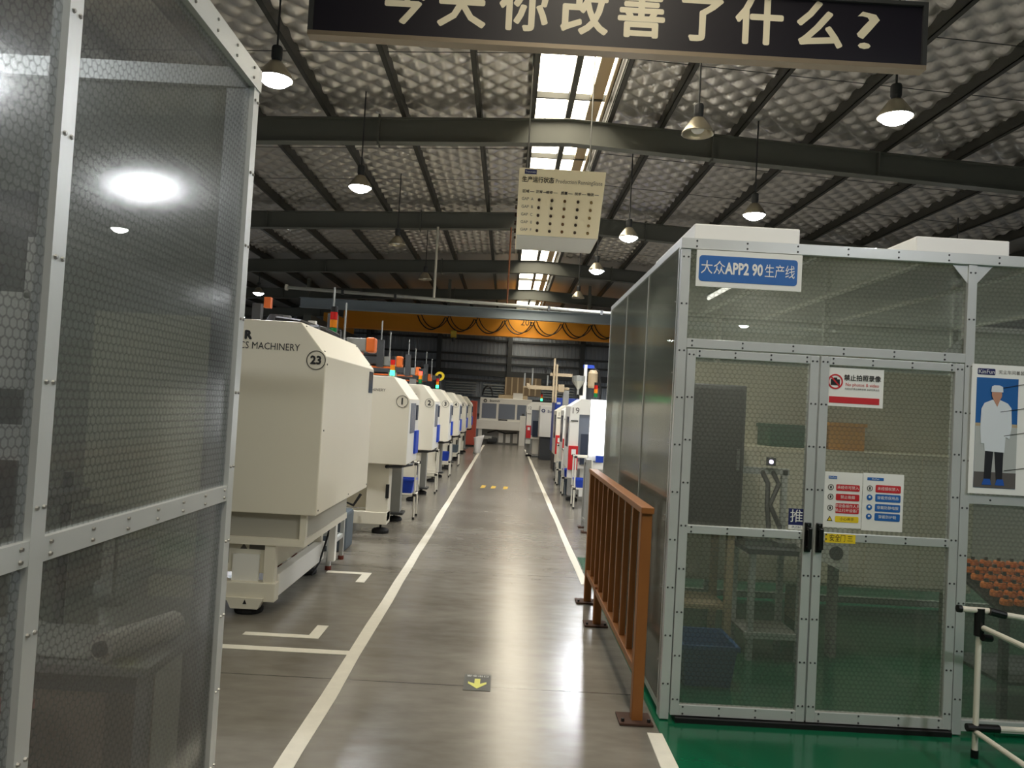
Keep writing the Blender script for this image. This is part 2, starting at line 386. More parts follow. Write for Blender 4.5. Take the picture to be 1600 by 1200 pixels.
# sag wires under the foil
for y in (9.2, 10.6, 14.6, 16.6, 21.0, 23.2):
    b = MB()
    for xa, xb in ((-9, 0.2), (1.4, 11)): b.tube([(xa, y, roof_z(xa) - 0.1), (xb, y, roof_z(xb) - 0.1)], 0.006, 5)
    b.build('support_wire', 'dark_grey', ceiling)
# ridge skylight
sky = MB()
sky.box(0.17, 0.2, Y0, Y1, 6.55, 7.06); sky.box(1.4, 1.43, Y0, Y1, 6.55, 7.06)
sky = sky.build('window_1', 'purlin_paint'); tag(sky, 'long skylight strip along the roof ridge', kind='structure')
box(0.75, 0.85, Y0, Y1, 6.86, 7.0, 'frame_bar', 'purlin_paint', sky)
box(1.32, 1.36, Y0, Y1, 6.7, 6.76, 'frame_bar', 'tan', sky)
glass = bpy.data.materials.new('skylight_sheet'); glass.use_nodes = True; _nt = glass.node_tree; _nt.nodes.clear()
_o = N(_nt, 'ShaderNodeOutputMaterial'); _t = N(_nt, 'ShaderNodeBsdfTransparent'); _t.inputs[0].default_value = (0.93, 0.92, 0.88, 1); _nt.links.new(_t.outputs[0], _o.inputs[0]); MATS['skylight_sheet'] = glass
box(1.12, 1.32, Y0, Y1, 6.92, 6.98, 'frame_bar', 'tan', sky)
y = -8.9
while y < Y1 - 0.01:
    ye = min(y + 3.1, Y1)
    box(0.2, 1.4, y - 0.025, y + 0.025, 6.9, 7.0, 'frame_bar', 'purlin_paint', sky)
    box(0.2, 1.4, y + 0.01, ye - 0.01, 7.03, 7.036, 'pane', 'skylight_sheet', sky)
    if 6 < y < 20: MB().tube([(0.24, y + 0.05, 6.93), (0.77, ye - 0.05, 6.93)], 0.008, 5).build('brace_rod', 'steel', sky)
    y = ye
# walls
def wall(name, bm, label):
    o = bm.build(name, 'wall_sheet'); return tag(o, label, kind='structure')
wall('wall_left', MB().box(XL - 0.15, XL, Y0, Y1, 0, 7), 'grey sheet metal side wall on the left')
wall('wall_right', MB().box(XR, XR + 0.15, Y0, Y1, 0, 7), 'grey sheet metal side wall on the right')
wall('wall_front', MB().box(XL, XR, Y0 - 0.15, Y0, 0, 7.3), 'grey sheet metal wall behind the viewer')
wb = MB(); x = XL; pv = []
while x < XR:
    pv += [(x, Y1), (x + 0.11, Y1), (x + 0.135, Y1 - 0.03), (x + 0.195, Y1 - 0.03), (x + 0.22, Y1)]; x += 0.22
pv2 = [(XR, Y1 + 0.12), (XL, Y1 + 0.12)]
n = len(pv); wb.add([(p[0], p[1], 0) for p in pv] + [(p[0], p[1], 7.3) for p in pv], [(i, i + 1, n + i + 1, n + i) for i in range(n - 1)])
wb.box(XL, XR, Y1 + 0.06, Y1 + 0.12, 0, 7.3)
wback = wall('wall_back', wb, 'dark corrugated metal end wall behind the crane')
for z in (5.27, 4.46, 4.01, 3.05, 2.1, 1.2): box(XL, XR, Y1 - 0.2, Y1 - 0.03, z - 0.05, z + 0.05, 'girt', 'girt', wback)
box(XL, XR, Y1 - 0.26, Y1 - 0.03, 3.3, 3.62, 'girt', 'girt', wback)
for x in (-11.5, -7.7, -3.85, 0.0, 3.95, 7.8, 11.6): box(x - 0.12, x + 0.12, Y1 - 0.45, Y1 - 0.2, 0, 6.6, 'wall_column', 'girt', wback)
for x0, x1, z0, z1 in ((-3.4, -1.75, 2.3, 3.0), (-1.35, -0.1, 2.25, 2.95), (1.9, 3.6, 2.3, 3.0), (-7.4, -5.4, 3.65, 4.0)):
    for k in range(int((z1 - z0) / 0.14)):
        z = z0 + 0.14 * k
        MB().prism([(Y1 - 0.2, z), (Y1 - 0.12, z + 0.05), (Y1 - 0.12, z + 0.09), (Y1 - 0.2, z + 0.04)], 0, x0, x1).build('louvre_slat', 'louvre', wback)

# ================================================================ floor markings
def mark(poly, label, m='line_paint', z=0.003, name='floor_marking', cat='floor marking'):
    return tag(MB().prism(poly, 2, 0.0006, z).build(name, m), label, cat)
def jag(x, y0, y1, st=0.7, a=0.006): 
    n = max(2, int((y1 - y0) / st)); return [(x + random.uniform(-a, a), y0 + (y1 - y0) * i / n) for i in range(n + 1)]
mark(jag(-0.94, 1.5, 33) + jag(-0.855, 1.5, 33)[::-1], 'long white floor line along the left side of the aisle')
mark(jag(0.80, 7.4, 31) + jag(0.878, 7.4, 31)[::-1], 'long white floor line along the right side of the aisle')
mark(jag(0.815, 1.5, 4.04, .35, .012) + jag(0.895, 1.5, 4.04, .35, .01)[::-1], 'short worn white line at the edge of the green floor', z=0.006)
mark([(-1.85, 5.01), (-0.94, 5.01), (-0.94, 5.09), (-1.85, 5.09)], 'white cross line running left from the aisle line')
mark([(-1.72, 5.31), (-1.2, 5.31), (-1.2, 5.62), (-1.28, 5.62), (-1.28, 5.38), (-1.72, 5.38)], 'white corner mark on the floor before machine 23')
mark([(-1.62, 7.32), (-1.28, 7.32), (-1.28, 7.0), (-1.2, 7.0), (-1.2, 7.4), (-1.62, 7.4)], 'white corner mark on the floor beyond machine 23')
for x, l in ((-0.40, 'left'), (-0.19, 'middle'), (0.06, 'right')):
    mark([(x - 0.05, 15.6), (x + 0.04, 15.65), (x + 0.06, 16.1), (x - 0.03, 16.15)], 'worn yellow spot on the aisle floor, the %s of three' % l, 'floor_yellow')
st = thing('floor_sticker', 'dark square exit sticker with a yellow arrow on the aisle floor', 'sticker', (-0.085, 4.64, 0))
box(-0.165, -0.005, 4.51, 4.78, 0.0006, 0.0025, 'sticker_sheet', mat('sticker_dark', (58, 58, 46), 0.5), st)
mat('arrow_yellow', (214, 212, 90), 0.5)
MB().prism([(-0.102, 4.70), (-0.102, 4.62), (-0.14, 4.65), (-0.14, 4.62), (-0.085, 4.54), (-0.03, 4.62), (-0.03, 4.65), (-0.068, 4.62), (-0.068, 4.70)], 2, 0.0026, 0.0034).build('arrow', 'arrow_yellow', st)
text('安全出口', 0.034, 'paper_white', (-0.085, 4.745, 0.0032), st, face='floor')

# ================================================================ hanging things
# slogan banner
bn = thing('slogan_banner', 'long dark banner with large pale characters hanging under the roof', 'banner', (0.6, 5.0, 4.03))
box(-1.42, 2.61, 5.005, 5.06, 4.06, 4.46, 'panel', 'banner_navy', bn)
box(-1.45, 2.64, 4.985, 5.075, 4.03, 4.06, 'frame_bar', mat('frame_tan', (150, 136, 118), 0.4, metal=0.3), bn); box(-1.45, 2.64, 4.985, 5.075, 4.46, 4.485, 'frame_bar', 'dark_grey', bn)
box(-1.45, -1.42, 4.985, 5.075, 4.06, 4.46, 'frame_bar', 'dark_grey', bn); box(2.61, 2.64, 4.985, 5.075, 4.06, 4.46, 'frame_bar', 'dark_grey', bn)
for c, x in zip('今天你改善了什么？', (-0.835, -0.445, -0.03, 0.365, 0.745, 1.15, 1.53, 1.93, 2.24)):
    if c == '？': text('?', 0.36, 'banner_gold', (x, 5.0035, 4.265), bn, name='character', fit=0.15)
    else: text(c, 0.33, 'banner_gold', (x, 5.0035, 4.275), bn, name='character', bold=0.009)
for x in (-1.3, 0.6, 2.5): cyl((x, 5.03, 4.485), (x, 5.03, roof_z(x) - 0.1), 0.006, 'suspension_cable', 'steel', bn, n=6)

# production state board, a hanging box with a sloped front
pb = thing('production_board', 'cream hanging status board with rows of indicator lamps', 'status board', (0.53, 10.0, 3.95))
yt, yb = 9.52, 10.12
zt_, zb_ = 4.66, 3.95
MB().prism([(yt, zt_), (yb, zb_), (11.05, zb_), (11.05, zt_)], 0, -0.01, 1.08).build('body', 'board_cream', pb, bevel=0.004)
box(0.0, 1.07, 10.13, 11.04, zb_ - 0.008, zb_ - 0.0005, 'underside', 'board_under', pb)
def onb(t): return (yt + (yb - yt) * t, zt_ + (zb_ - zt_) * t)          # t = 0 top .. 1 bottom
def btext(s, size, m, x, t, bold=0.0, sx=1.0, fit=None):
    o = text(s, size, m, (0, 0, 0), pb, align='LEFT', bold=bold, sx=sx, fit=fit)
    me = o.data; og = ORG[pb.name]; ct = (yb - yt) / math.hypot(yb - yt, zb_ - zt_); ctz = (zt_ - zb_) / math.hypot(yb - yt, zb_ - zt_)
    y_, z_ = onb(t)
    for v in me.vertices:
        lx = v.co.x + og.x; lz = v.co.z + og.z
        v.co = (x + lx - og.x, y_ - lz * ct - 0.004 * ctz - og.y, z_ + lz * ctz - 0.004 * ct - og.z)
    return o
def bquad(x0, x1, t0, t1, m, name, lift=0.003):
    a, b = onb(t0), onb(t1); nx = (-(zt_ - zb_), -(yb - yt)); h = math.hypot(*nx); ny, nz = nx[0] / h * lift, nx[1] / h * lift
    vs = [(x0, a[0], a[1]), (x1, a[0], a[1]), (x1, b[0], b[1]), (x0, b[0], b[1])]; vs += [(p[0], p[1] + ny, p[2] + nz) for p in vs]
    return MB().add(vs, [(0, 1, 2, 3), (7, 6, 5, 4), (0, 4, 5, 1), (1, 5, 6, 2), (2, 6, 7, 3), (3, 7, 4, 0)]).build(name, m, pb)
bquad(0.06, 0.21, 0.02, 0.085, 'navy', 'logo_plate')
btext('Transmatic', 0.034, 'paper_white', 0.07, 0.052, fit=0.13)
btext('生产运行状态', 0.082, 'ink', 0.03, 0.165, bold=0.0015, fit=0.40)
btext('Production RunningState', 0.075, 'ink_grey', 0.455, 0.168, fit=0.59)
for s, x in zip(('区域', '正常', '维修', '质量', '技术', '物流'), (0.045, 0.215, 0.345, 0.535, 0.71, 0.87)):
    btext(s, 0.044, 'ink_grey', x, 0.335, bold=0.001); bquad(x + 0.095, x + 0.15, 0.334, 0.341, 'ink_grey', 'dash_line', 0.002)
for k, s in enumerate('ABCEF'): btext('GAP  ' + s, 0.058, 'ink_grey', 0.04, 0.445 + 0.117 * k, fit=0.15)
for j, x in enumerate((0.265, 0.43, 0.595, 0.765, 0.935)):
    for k in range(5):
        y_, z_ = onb(0.447 + 0.117 * k); ny, nz = -0.764, -0.645
        cyl((x, y_, z_), (x, y_ + 0.02 * ny, z_ + 0.02 * nz), 0.019, 'indicator_lamp', ('lens_dark', 'lens_dark', 'lens_brown', 'lens_dark', 'lens_olive')[j], pb, n=10)
for k in range(5):
    for xs in (-0.01, 1.08):
        for y_ in (10.4, 10.75): cyl((xs, y_, 4.05 + 0.11 * k), (xs + (0.03 if xs > 0 else -0.03), y_, 4.05 + 0.11 * k), 0.02, 'indicator_lamp', 'lens_dark', pb, n=8)
for x in (0.1, 0.97): cyl((x, 10.7, zt_), (x, 10.7, roof_z(x) - 0.05), 0.01, 'suspension_rod', 'steel', pb, n=6)

# high-bay lamps
def lamp(x, y, z, lit, label, ballast=True):
    L_ = thing('high_bay_lamp', label, 'lamp', (x, y, z), 'high bay lamps under the roof')
    prof = [(0.045, 0.20), (0.07, 0.19), (0.10, 0.15), (0.15, 0.08), (0.185, 0.02), (0.19, 0.0), (0.178, 0.003), (0.14, 0.07), (0.09, 0.14), (0.03, 0.17)]
    MB().lathe((x, y, z), prof, 22).build('reflector', 'reflector', L_, smooth=True)
    MB().lathe((x, y, z), [(0.0, 0.36), (0.05, 0.36), (0.058, 0.34), (0.058, 0.24), (0.045, 0.20), (0.0, 0.20)], 14).build('ballast_housing', 'dark_grey', L_)
    cyl((x, y, z + 0.36), (x, y, roof_z(x) + 0.01), 0.012, 'rod', 'dark_grey', L_, n=6)
    bulb = MB().lathe((x, y, z), [(0.0, 0.015), (0.05, 0.02), (0.075, 0.045), (0.08, 0.08), (0.05, 0.13), (0.03, 0.16), (0.0, 0.16)] if not lit else [(0.0, -0.075), (0.06, -0.07), (0.12, -0.045), (0.16, -0.01), (0.174, 0.006), (0.0, 0.012)], 18)
    bulb.build('bulb', 'lamp_glow' if lit else 'white_plastic', L_, smooth=not lit)
    if lit:
        ld = bpy.data.lights.new('lamp_light', 'SPOT'); ld.spot_size = math.radians(168); ld.spot_blend = 0.35; ld.shadow_soft_size = 0.12; ld.energy = LAMP_W; ld.color = (0.95, 0.97, 1.0)
        lo = bpy.data.objects.new('lamp_light', ld); COL.objects.link(lo); lo.parent = L_; lo.location = (0, 0, -0.09)
lamp(-2.66, 8.1, 5.0, True, 'lit lamp hanging right above the top corner of the left enclosure')
lamp(-2.52, 12.1, 5.0, True, 'lit lamp between the second and third purlins left of the skylight')
lamp(-8.5, 25.6, 5.0, True, 'lit lamp far back on the left, low beside the left enclosure')
lamp(4.0, 8.15, 5.0, True, 'lit lamp just below the right end of the banner')
lamp(3.85, 12.4, 5.0, True, 'lit lamp above the first white fan box of the booth')
lamp(2.13, 14.5, 5.0, True, 'lit lamp right of the status board, the nearer of two')
lamp(1.94, 18.1, 5.0, True, 'lit lamp right of the status board, the farther of two')
lamp(2.07, 8.97, 5.0, False, 'unlit lamp on a long rod below the middle of the banner')
lamp(-2.55, 16.4, 5.0, False, 'unlit lamp left of the white hanger rod, the nearer of two')
lamp(-2.42, 20.8, 5.0, False, 'unlit lamp left of the white hanger rod, the farther of two')
lamp(1.92, 22.6, 5.0, False, 'unlit lamp far back above the crane')
for k, (x, y) in enumerate(((4.0, 0.2), (-4.6, -1.0), (-8.5, 8.1), (9.5, 8.1), (-8.5, 16.4), (9.5, 16.4), (8.2, 27.0), (9.0, 35.0), (7.0, 33.5), (-12.0, 34.0))):  # unseen lamps added outside the view as fill light
    lamp(x, y, 5.0, True, 'added unseen fill lamp, ' + ('behind the viewer to the right', 'behind the viewer to the left', 'left of the enclosure', 'right of the booth', 'far left over the machines', 'far right over the machines', 'to the right before the crane', 'to the right at the end wall', 'right of the crane cables', 'far left beside the crane')[k])

# pipe across the hall with hangers
pp = thing('air_pipe', 'pale horizontal pipe hung across the hall in front of the crane', 'pipe', (-1.5, 18.9, 4.2))
MB().tube([(-5.58, 18.9, 4.31), (8.0, 18.9, 3.99)], 0.042, 12).build('pipe_run', 'galvanised', pp)
cyl((-5.62, 18.9, 4.311), (-5.56, 18.9, 4.309), 0.075, 'end_flange', 'pipe_white', pp)
for x, m_ in ((-1.95, 'pipe_white'), (-0.14, 'rust_rod'), (5.0, 'pipe_white')): cyl((x, 18.9, 4.31 - 0.0236 * (x + 5.58)), (x, 18.9, roof_z(x) - 0.6), 0.03 if m_ == 'pipe_white' else 0.022, 'hanger_rod', m_, pp, n=8)
for x in (-4.2, -2.9, 0.9, 2.2): MB().box(x - 0.03, x + 0.03, 18.84, 18.96, 4.13 - 0.0236 * (x + 5.58) + 0.11, 4.2 - 0.0236 * (x + 5.58) + 0.16).build('clamp', 'dark_grey', pp)
gb = thing('steel_girder', 'grey steel cross girder in front of the yellow crane', 'girder', (0, 30, 5.1))
b = MB(); b.box(-8.3, 12, 29.99, 30.01, 5.14, 5.5); b.box(-8.3, 12, 29.85, 30.15, 5.12, 5.15); b.box(-8.3, 12, 29.85, 30.15, 5.48, 5.51); b.build('beam', mat('girder_grey', (170, 182, 190), 0.5), gb)
for x in (-8.0, -2.5, 3.0, 8.5): box(x - 0.05, x + 0.05, 29.9, 30.1, 5.5, roof_z(x) - 0.05, 'hanger_post', 'beam_paint', gb)
# crane
cr = thing('bridge_crane', 'yellow bridge crane girder with looped cables across the far end', 'crane', (0, 36.2, 5.0))
box(-7.9, 8, 36.0, 36.5, 5.0, 5.95, 'girder', 'crane_yellow', cr, bevel=0.01)
box(-7.9, 8, 35.9, 36.0, 4.98, 5.03, 'lower_flange', 'crane_yellow', cr)
box(-8.3, -7.85, 33.8, 38.4, 4.9, 5.4, 'end_carriage', 'crane_yellow', cr, bevel=0.02)
box(-2.8, -2.55, 35.7, 36.0, 4.78, 5.1, 'hook_bracket', mat('bracket_yellow', (206, 180, 60), 0.5), cr); cyl((-2.68, 35.85, 4.6), (-2.68, 35.85, 4.8), 0.07, 'hook_block', 'dark_grey', cr)
text('20t', 0.42, 'ink', (0.7, 35.99, 5.68), cr)
for k in range(7):
    xa = -4.4 + k * 1.35; pts = []
    for i in range(13): t = i / 12; pts.append((xa + 1.3 * t, 35.8, 5.72 - 0.62 * (1 - (2 * t - 1) ** 2) ** 0.8 - 0.02 * (k % 3)))
    MB().tube(pts, 0.028, 5).build('festoon_cable', 'black', cr)
    MB().tube([(p[0] + 0.16, p[1] + 0.06, p[2] + 0.08) for p in pts], 0.022, 5).build('festoon_cable', 'black', cr)

rw = thing('crane_runway', 'dark steel runway beam and column carrying the left end of the crane', 'runway beam', (-8.1, 36, 0))
box(-8.25, -7.95, 30.4, 41.5, 4.62, 4.898, 'runway_beam', 'beam_paint', rw); box(-8.22, -7.98, 31.0, 31.3, 0, 4.62, 'column', 'beam_paint', rw); box(-8.22, -7.98, 40.6, 40.9, 0, 4.62, 'column', 'beam_paint', rw)
# ================================================================ left enclosure
def bolts(pts, parent, axis, r=0.0065, h=0.006, m='bolt_steel'):
    """pts: surface points; axis: outward normal"""
    b = MB(); ax = Vector(axis)
    for p in pts:
        p = Vector(p); b.cyl(p, p + ax * h, r, 6, r * 0.7)
    o = b.build('bolts', m, parent); o['kind'] = 'stuff'; return o
LX = -1.1
en = thing('mesh_enclosure', 'tall aluminium framed enclosure of grey hexagon sheet on the left', 'enclosure', (LX, 3.13, 0))
posts = ((-1.5, -1.44), (-0.4, -0.34), (0.70, 0.756), (1.822, 1.878), (3.10, 3.16))
for a, b_ in posts: box(LX - 0.04, LX, a, b_, 0.0, 2.93, 'post', 'aluminium', en)
box(LX - 0.04, LX + 0.004, -1.5, 3.17, 2.9, 2.99, 'top_rail', 'aluminium', en)
for (a0, a1), (b0, b1) in zip(posts[:-1], posts[1:]):
    box(LX - 0.035, LX - 0.002, a1, b0, 1.215, 1.275, 'rail', 'aluminium', en)
    box(LX - 0.035, LX - 0.002, a1, b0, 0.02, 0.08, 'rail', 'aluminium', en)
    box(LX - 0.022, LX - 0.018, a1 - 0.01, b0 + 0.01, 0.06, 1.225, 'sheet_panel', 'sheet_cage', en)
    box(LX - 0.022, LX - 0.018, a1 - 0.01, b0 + 0.01, 1.265, 2.92, 'sheet_panel', 'sheet_cage', en)
bp_ = []
for a, b_ in posts[2:]:
    z = 0.15
    while z < 2.9: bp_ += [(LX, a + 0.014, z), (LX, b_ - 0.014, z)]; z += 0.30
for (a0, a1), (b0, b1) in zip(posts[2:-1], posts[3:]):
    for k in range(7):
        y = a1 + 0.03 + (b0 - a1 - 0.06) * k / 6; bp_ += [(LX - 0.002, y, 1.23), (LX - 0.002, y, 1.26), (LX + 0.004, y, 2.925), (LX + 0.004, y, 2.965)]
bolts(bp_, en, (1, 0, 0))
# back side of the enclosure
for x in (-3.9, -2.5): box(x, x + 0.05, 3.11, 3.16, 0, 2.93, 'post', 'aluminium', en)
box(-3.9, LX - 0.04, 3.11, 3.16, 2.9, 2.98, 'top_rail', 'aluminium', en)
box(-3.85, LX - 0.04, 3.115, 3.155, 0.02, 0.08, 'rail', 'aluminium', en)
box(LX - 0.12, LX - 0.04, 3.12, 3.16, 0.0, 2.93, 'post', 'aluminium', en)
for x0, x1 in ((-3.85, -2.5), (-2.45, LX - 0.12)): box(x0, x1, 3.133, 3.137, 0.06, 2.92, 'sheet_panel', 'sheet_side', en)

# inside it
wbn = thing('packing_bench', 'tan packing bench inside the left enclosure', 'bench', (-1.7, 2.88, 0))
box(-2.5, -1.16, 2.64, 3.09, 0.665, 0.70, 'bench_top', 'machine_grey', wbn, bevel=0.004)
box(-2.42, -1.32, 2.68, 3.06, 0.16, 0.62, 'front_panel', 'bench_tan', wbn)
for x in (-2.48, -1.21):
    for y in (2.66, 3.04): box(x, x + 0.04, y, y + 0.04, 0, 0.665, 'leg', 'machine_grey', wbn)
box(-2.44, -1.21, 2.67, 2.69, 0.6, 0.665, 'apron', 'dark_grey', wbn)
rl = thing('film_roll', 'roll of white film lying on the packing bench', 'roll', (-1.27, 2.78, 0.70))
def rollpts(): return (-1.335, 2.66, 0.752), (-1.225, 2.98, 0.752)
p0, p1 = rollpts(); cyl(p0, p1, 0.05, 'film', 'film_white', rl, n=20)
d = (Vector(p0) - Vector(p1)).normalized(); cyl(Vector(p0), Vector(p0) + d * 0.02, 0.026, 'core', 'dark_grey', rl, n=14)
bw = MB(); nx, ny = 24, 10; vs_ = []
for j in range(ny + 1):
    for i in range(nx + 1):
        x = -2.35 + 0.95 * i / nx; y = 2.68 + 0.36 * j / ny
        h = 0.004 + 0.055 * (0.5 + 0.5 * math.sin(7 * x + 3 * y)) * (0.4 + 0.6 * random.random()) * min(1, i / 3, (nx - i) / 3, j / 2 + .3, (ny - j) / 2 + .3)
        vs_.append((x, y, 0.702 + h))
bw.add(vs_, [(j * (nx + 1) + i, j * (nx + 1) + i + 1, (j + 1) * (nx + 1) + i + 1, (j + 1) * (nx + 1) + i) for j in range(ny) for i in range(nx)])
tag(bw.build('bubble_wrap', 'bubble', smooth=True, org=(-1.9, 2.86, 0.70)), 'crumpled clear bubble wrap spread on the packing bench', 'bubble wrap')
rb = thing('red_box', 'red plastic box in front of the packing bench', 'box', (-1.67, 2.55, 0))
b = MB(); b.box(-1.80, -1.55, 2.45, 2.46, 0.12, 0.56); b.box(-1.80, -1.55, 2.61, 2.62, 0.12, 0.56); b.box(-1.80, -1.79, 2.46, 2.61, 0.12, 0.56); b.box(-1.56, -1.55, 2.46, 2.61, 0.12, 0.56); b.box(-1.8, -1.55, 2.45, 2.62, 0.1, 0.12); b.build('bin', 'red_plastic', rb)
box(-1.815, -1.535, 2.435, 2.635, 0.55, 0.58, 'rim', 'red_plastic', rb); box(-1.78, -1.57, 2.47, 2.6, 0.0, 0.1, 'foot', 'dark_grey', rb)
cb = thing('control_cabinet', 'dark grey control cabinet seen through the left enclosure', 'cabinet', (-3.45, 5.9, 0))
box(-3.75, -3.16, 5.6, 6.2, 0.1, 1.98, 'body', 'dark_grey', cb, bevel=0.01); box(-3.72, -3.19, 5.585, 5.6, 0.15, 1.93, 'door', 'dark_grey', cb); box(-3.25, -3.23, 5.565, 5.585, 0.95, 1.15, 'handle', 'steel', cb); box(-3.72, -3.19, 5.65, 6.15, 0, 0.1, 'plinth', 'black', cb)
ns = thing('notice_stand', 'grey stand with pale paper sheets clipped to it inside the left enclosure', 'notice stand', (-1.62, 2.55, 0.9))
box(-1.85, -1.60, 2.62, 2.66, 1.15, 2.3, 'back_board', 'dark_grey', ns)
for x0, x1, z0, z1 in ((-1.66, -1.60, 1.93, 2.14), (-1.84, -1.64, 1.62, 1.95), (-1.78, -1.63, 1.38, 1.5)): box(x0, x1, 2.61, 2.619, z0, z1, 'paper_sheet', 'paper_white', ns)
cyl((-1.72, 3.068, 0.701), (-1.72, 3.068, 1.3), 0.02, 'stand_pole', 'steel', ns, n=8); box(-1.80, -1.64, 2.66, 3.085, 1.2, 1.24, 'bracket', 'steel', ns)

# ================================================================ injection moulding machines
def foot(x, y, parent, ztop=0.16):
    b = MB(); b.lathe((x, y, 0), [(0.0, 0.0), (0.10, 0.0), (0.108, 0.012), (0.108, 0.035), (0.085, 0.055), (0.03, 0.065), (0.0, 0.065)], 18)
    o = b.build('levelling_foot', 'rubber', parent, smooth=False)
    cyl((x, y, 0.065), (x, y, ztop), 0.014, 'foot_screw', 'black', o, n=8)
def tower(x, y, z, lit, parent, s=1.0, pole=0.1):
    p = cyl((x, y, z), (x, y, z + pole), 0.012 * s, 'signal_tower', 'dark_grey', parent, n=8)
    h = 0.075 * s; zz = z + pole
    for k, c in enumerate(('green', 'amber', 'red')):
        m_ = c + ('_lit' if c == lit else '_lens'); o = cyl((x, y, zz + h * k), (x, y, zz + h * k + h * 0.96), 0.034 * s, 'lens', m_, p, n=14)
        o['label'] = ('lit ' if c == lit else '') + c + ' lens'
    cyl((x, y, zz + 3 * h), (x, y, zz + 3 * h + 0.05 * s), 0.034 * s, 'cap', 'black', p, n=14)
def num_plate(x, y, z, r, s, parent, size):
    ring((x, z), r * 0.93, r, y - 0.003, y, 32).build('number_ring', 'ink', parent)
    text(s, size, 'ink', (x, y - 0.003, z - 0.002), parent, name='number', bold=0.0035)
GL = 'injection moulding machines along the left of the aisle'
# --- number 23
m23 = thing('injection_machine', 'large cream injection moulding machine number 23, nearest on the left', 'machine', (-2.2, 6.8, 0), GL)
prof = [(-1.375, 0.765), (-1.375, 1.962), (-1.575, 2.205), (-3.12, 2.205), (-3.12, 0.765)]
MB().prism(prof, 1, 5.75, 7.83).build('cover', 'cream', m23, bevel=0.006)
box(-1.376, -1.3735, 5.76, 7.82, 0.775, 1.955, 'side_panel', 'cream_side', m23)
text('R', 0.085, 'ink', (-1.965, 5.747, 2.085), m23, bold=0.006)
text('PLASTICS MACHINERY', 0.074, 'ink', (-1.572, 5.747, 2.008), m23, align='RIGHT', sx=0.87)
num_plate(-1.445, 5.747, 1.925, 0.072, '23', m23, 0.085)
for y, z in ((5.8, 0.8), (5.8, 1.9), (6.9, 0.8), (7.78, 0.8), (7.78, 1.9), (5.82, 1.4)): cyl((-1.3735, y, z), (-1.369, y, z), 0.007, 'screw', 'ink_grey', m23, n=6)
for y, dx in ((5.83, 0.15), (5.83, 0.9), (7.76, 0.15), (7.76, 0.9)): cyl((-1.375 - 0.2 * dx, y, 1.962 + 0.243 * dx), (-1.371 - 0.2 * dx, y, 1.966 + 0.243 * dx), 0.007, 'screw', 'ink_grey', m23, n=6)
box(-1.372, -1.368, 7.58, 7.78, 1.72, 1.93, 'control_panel', 'window_dark', m23)
box(-3.0, -1.47, 5.83, 7.34, 0.545, 0.765, 'lower_box', mat('cream_shaded', (176, 172, 158), 0.5), m23)  # cream darkened in colour to hold the shade of the recess
box(-3.0, -1.46, 5.80, 5.84, 0.52, 0.575, 'sill', 'cream', m23); box(-1.50, -1.46, 5.84, 7.34, 0.52, 0.575, 'sill', 'cream', m23)
box(-1.50, -1.455, 5.80, 5.85, 0.575, 0.765, 'corner_post', 'cream', m23)
box(-2.6, -1.74, 5.86, 7.35, 0.30, 0.52, 'base_tank', 'cream', m23)
box(-2.6, -1.655, 5.79, 5.9, 0.10, 0.24, 'base_beam', 'cream', m23, bevel=0.006); box(-1.74, -1.66, 5.9, 7.36, 0.12, 0.29, 'base_beam', 'offwhite', m23, bevel=0.006)
for y in (5.815, 7.27): box(-1.755, -1.675, y, y + 0.08, 0.15, 0.54, 'upright', 'cream', m23)
box(-1.60, -1.54, 7.26, 7.34, 0.12, 0.76, 'upright', 'offwhite', m23)
box(-2.0, -1.80, 5.84, 5.86, 0.24, 0.44, 'access_plate', 'offwhite', m23)
MB().prism([(-1.97, 0.05), (-1.77, 0.05), (-1.73, 0.13), (-2.01, 0.13)], 1, 5.765, 5.85).build('foot_bracket', 'cream', m23)
flat([(-1.88, 0.085), (-1.85, 0.085), (-1.865, 0.12)], 5.765, 'ink', m23, 'bracket_notch')
foot(-1.87, 5.89, m23, 0.12); foot(-1.80, 7.25, m23, 0.14); foot(-2.9, 5.89, m23, 0.54); foot(-2.9, 7.25, m23, 0.54)
flat([(-1.955, 0.475), (-1.90, 0.475), (-1.9275, 0.515)], 5.858, 'ink_grey', m23, 'warning_mark'); flat(rect(-1.885, -1.74, 0.475, 0.51), 5.858, 'ink_grey', m23, 'warning_text')
MB().tube([(-2.02, 5.79, 0.52), (-2.02, 5.79, 0.38), (-2.08, 5.79, 0.35)], 0.008, 6).build('cable', 'black', m23)
MB().tube([(-1.58, 7.2, 0.5), (-1.62, 7.3, 0.35), (-1.66, 7.2, 0.12), (-1.7, 7.1, 0.02)], 0.01, 6).build('cable', 'black', m23)
tower(-1.78, 7.68, 2.205, None, m23, 1.05, 0.07)
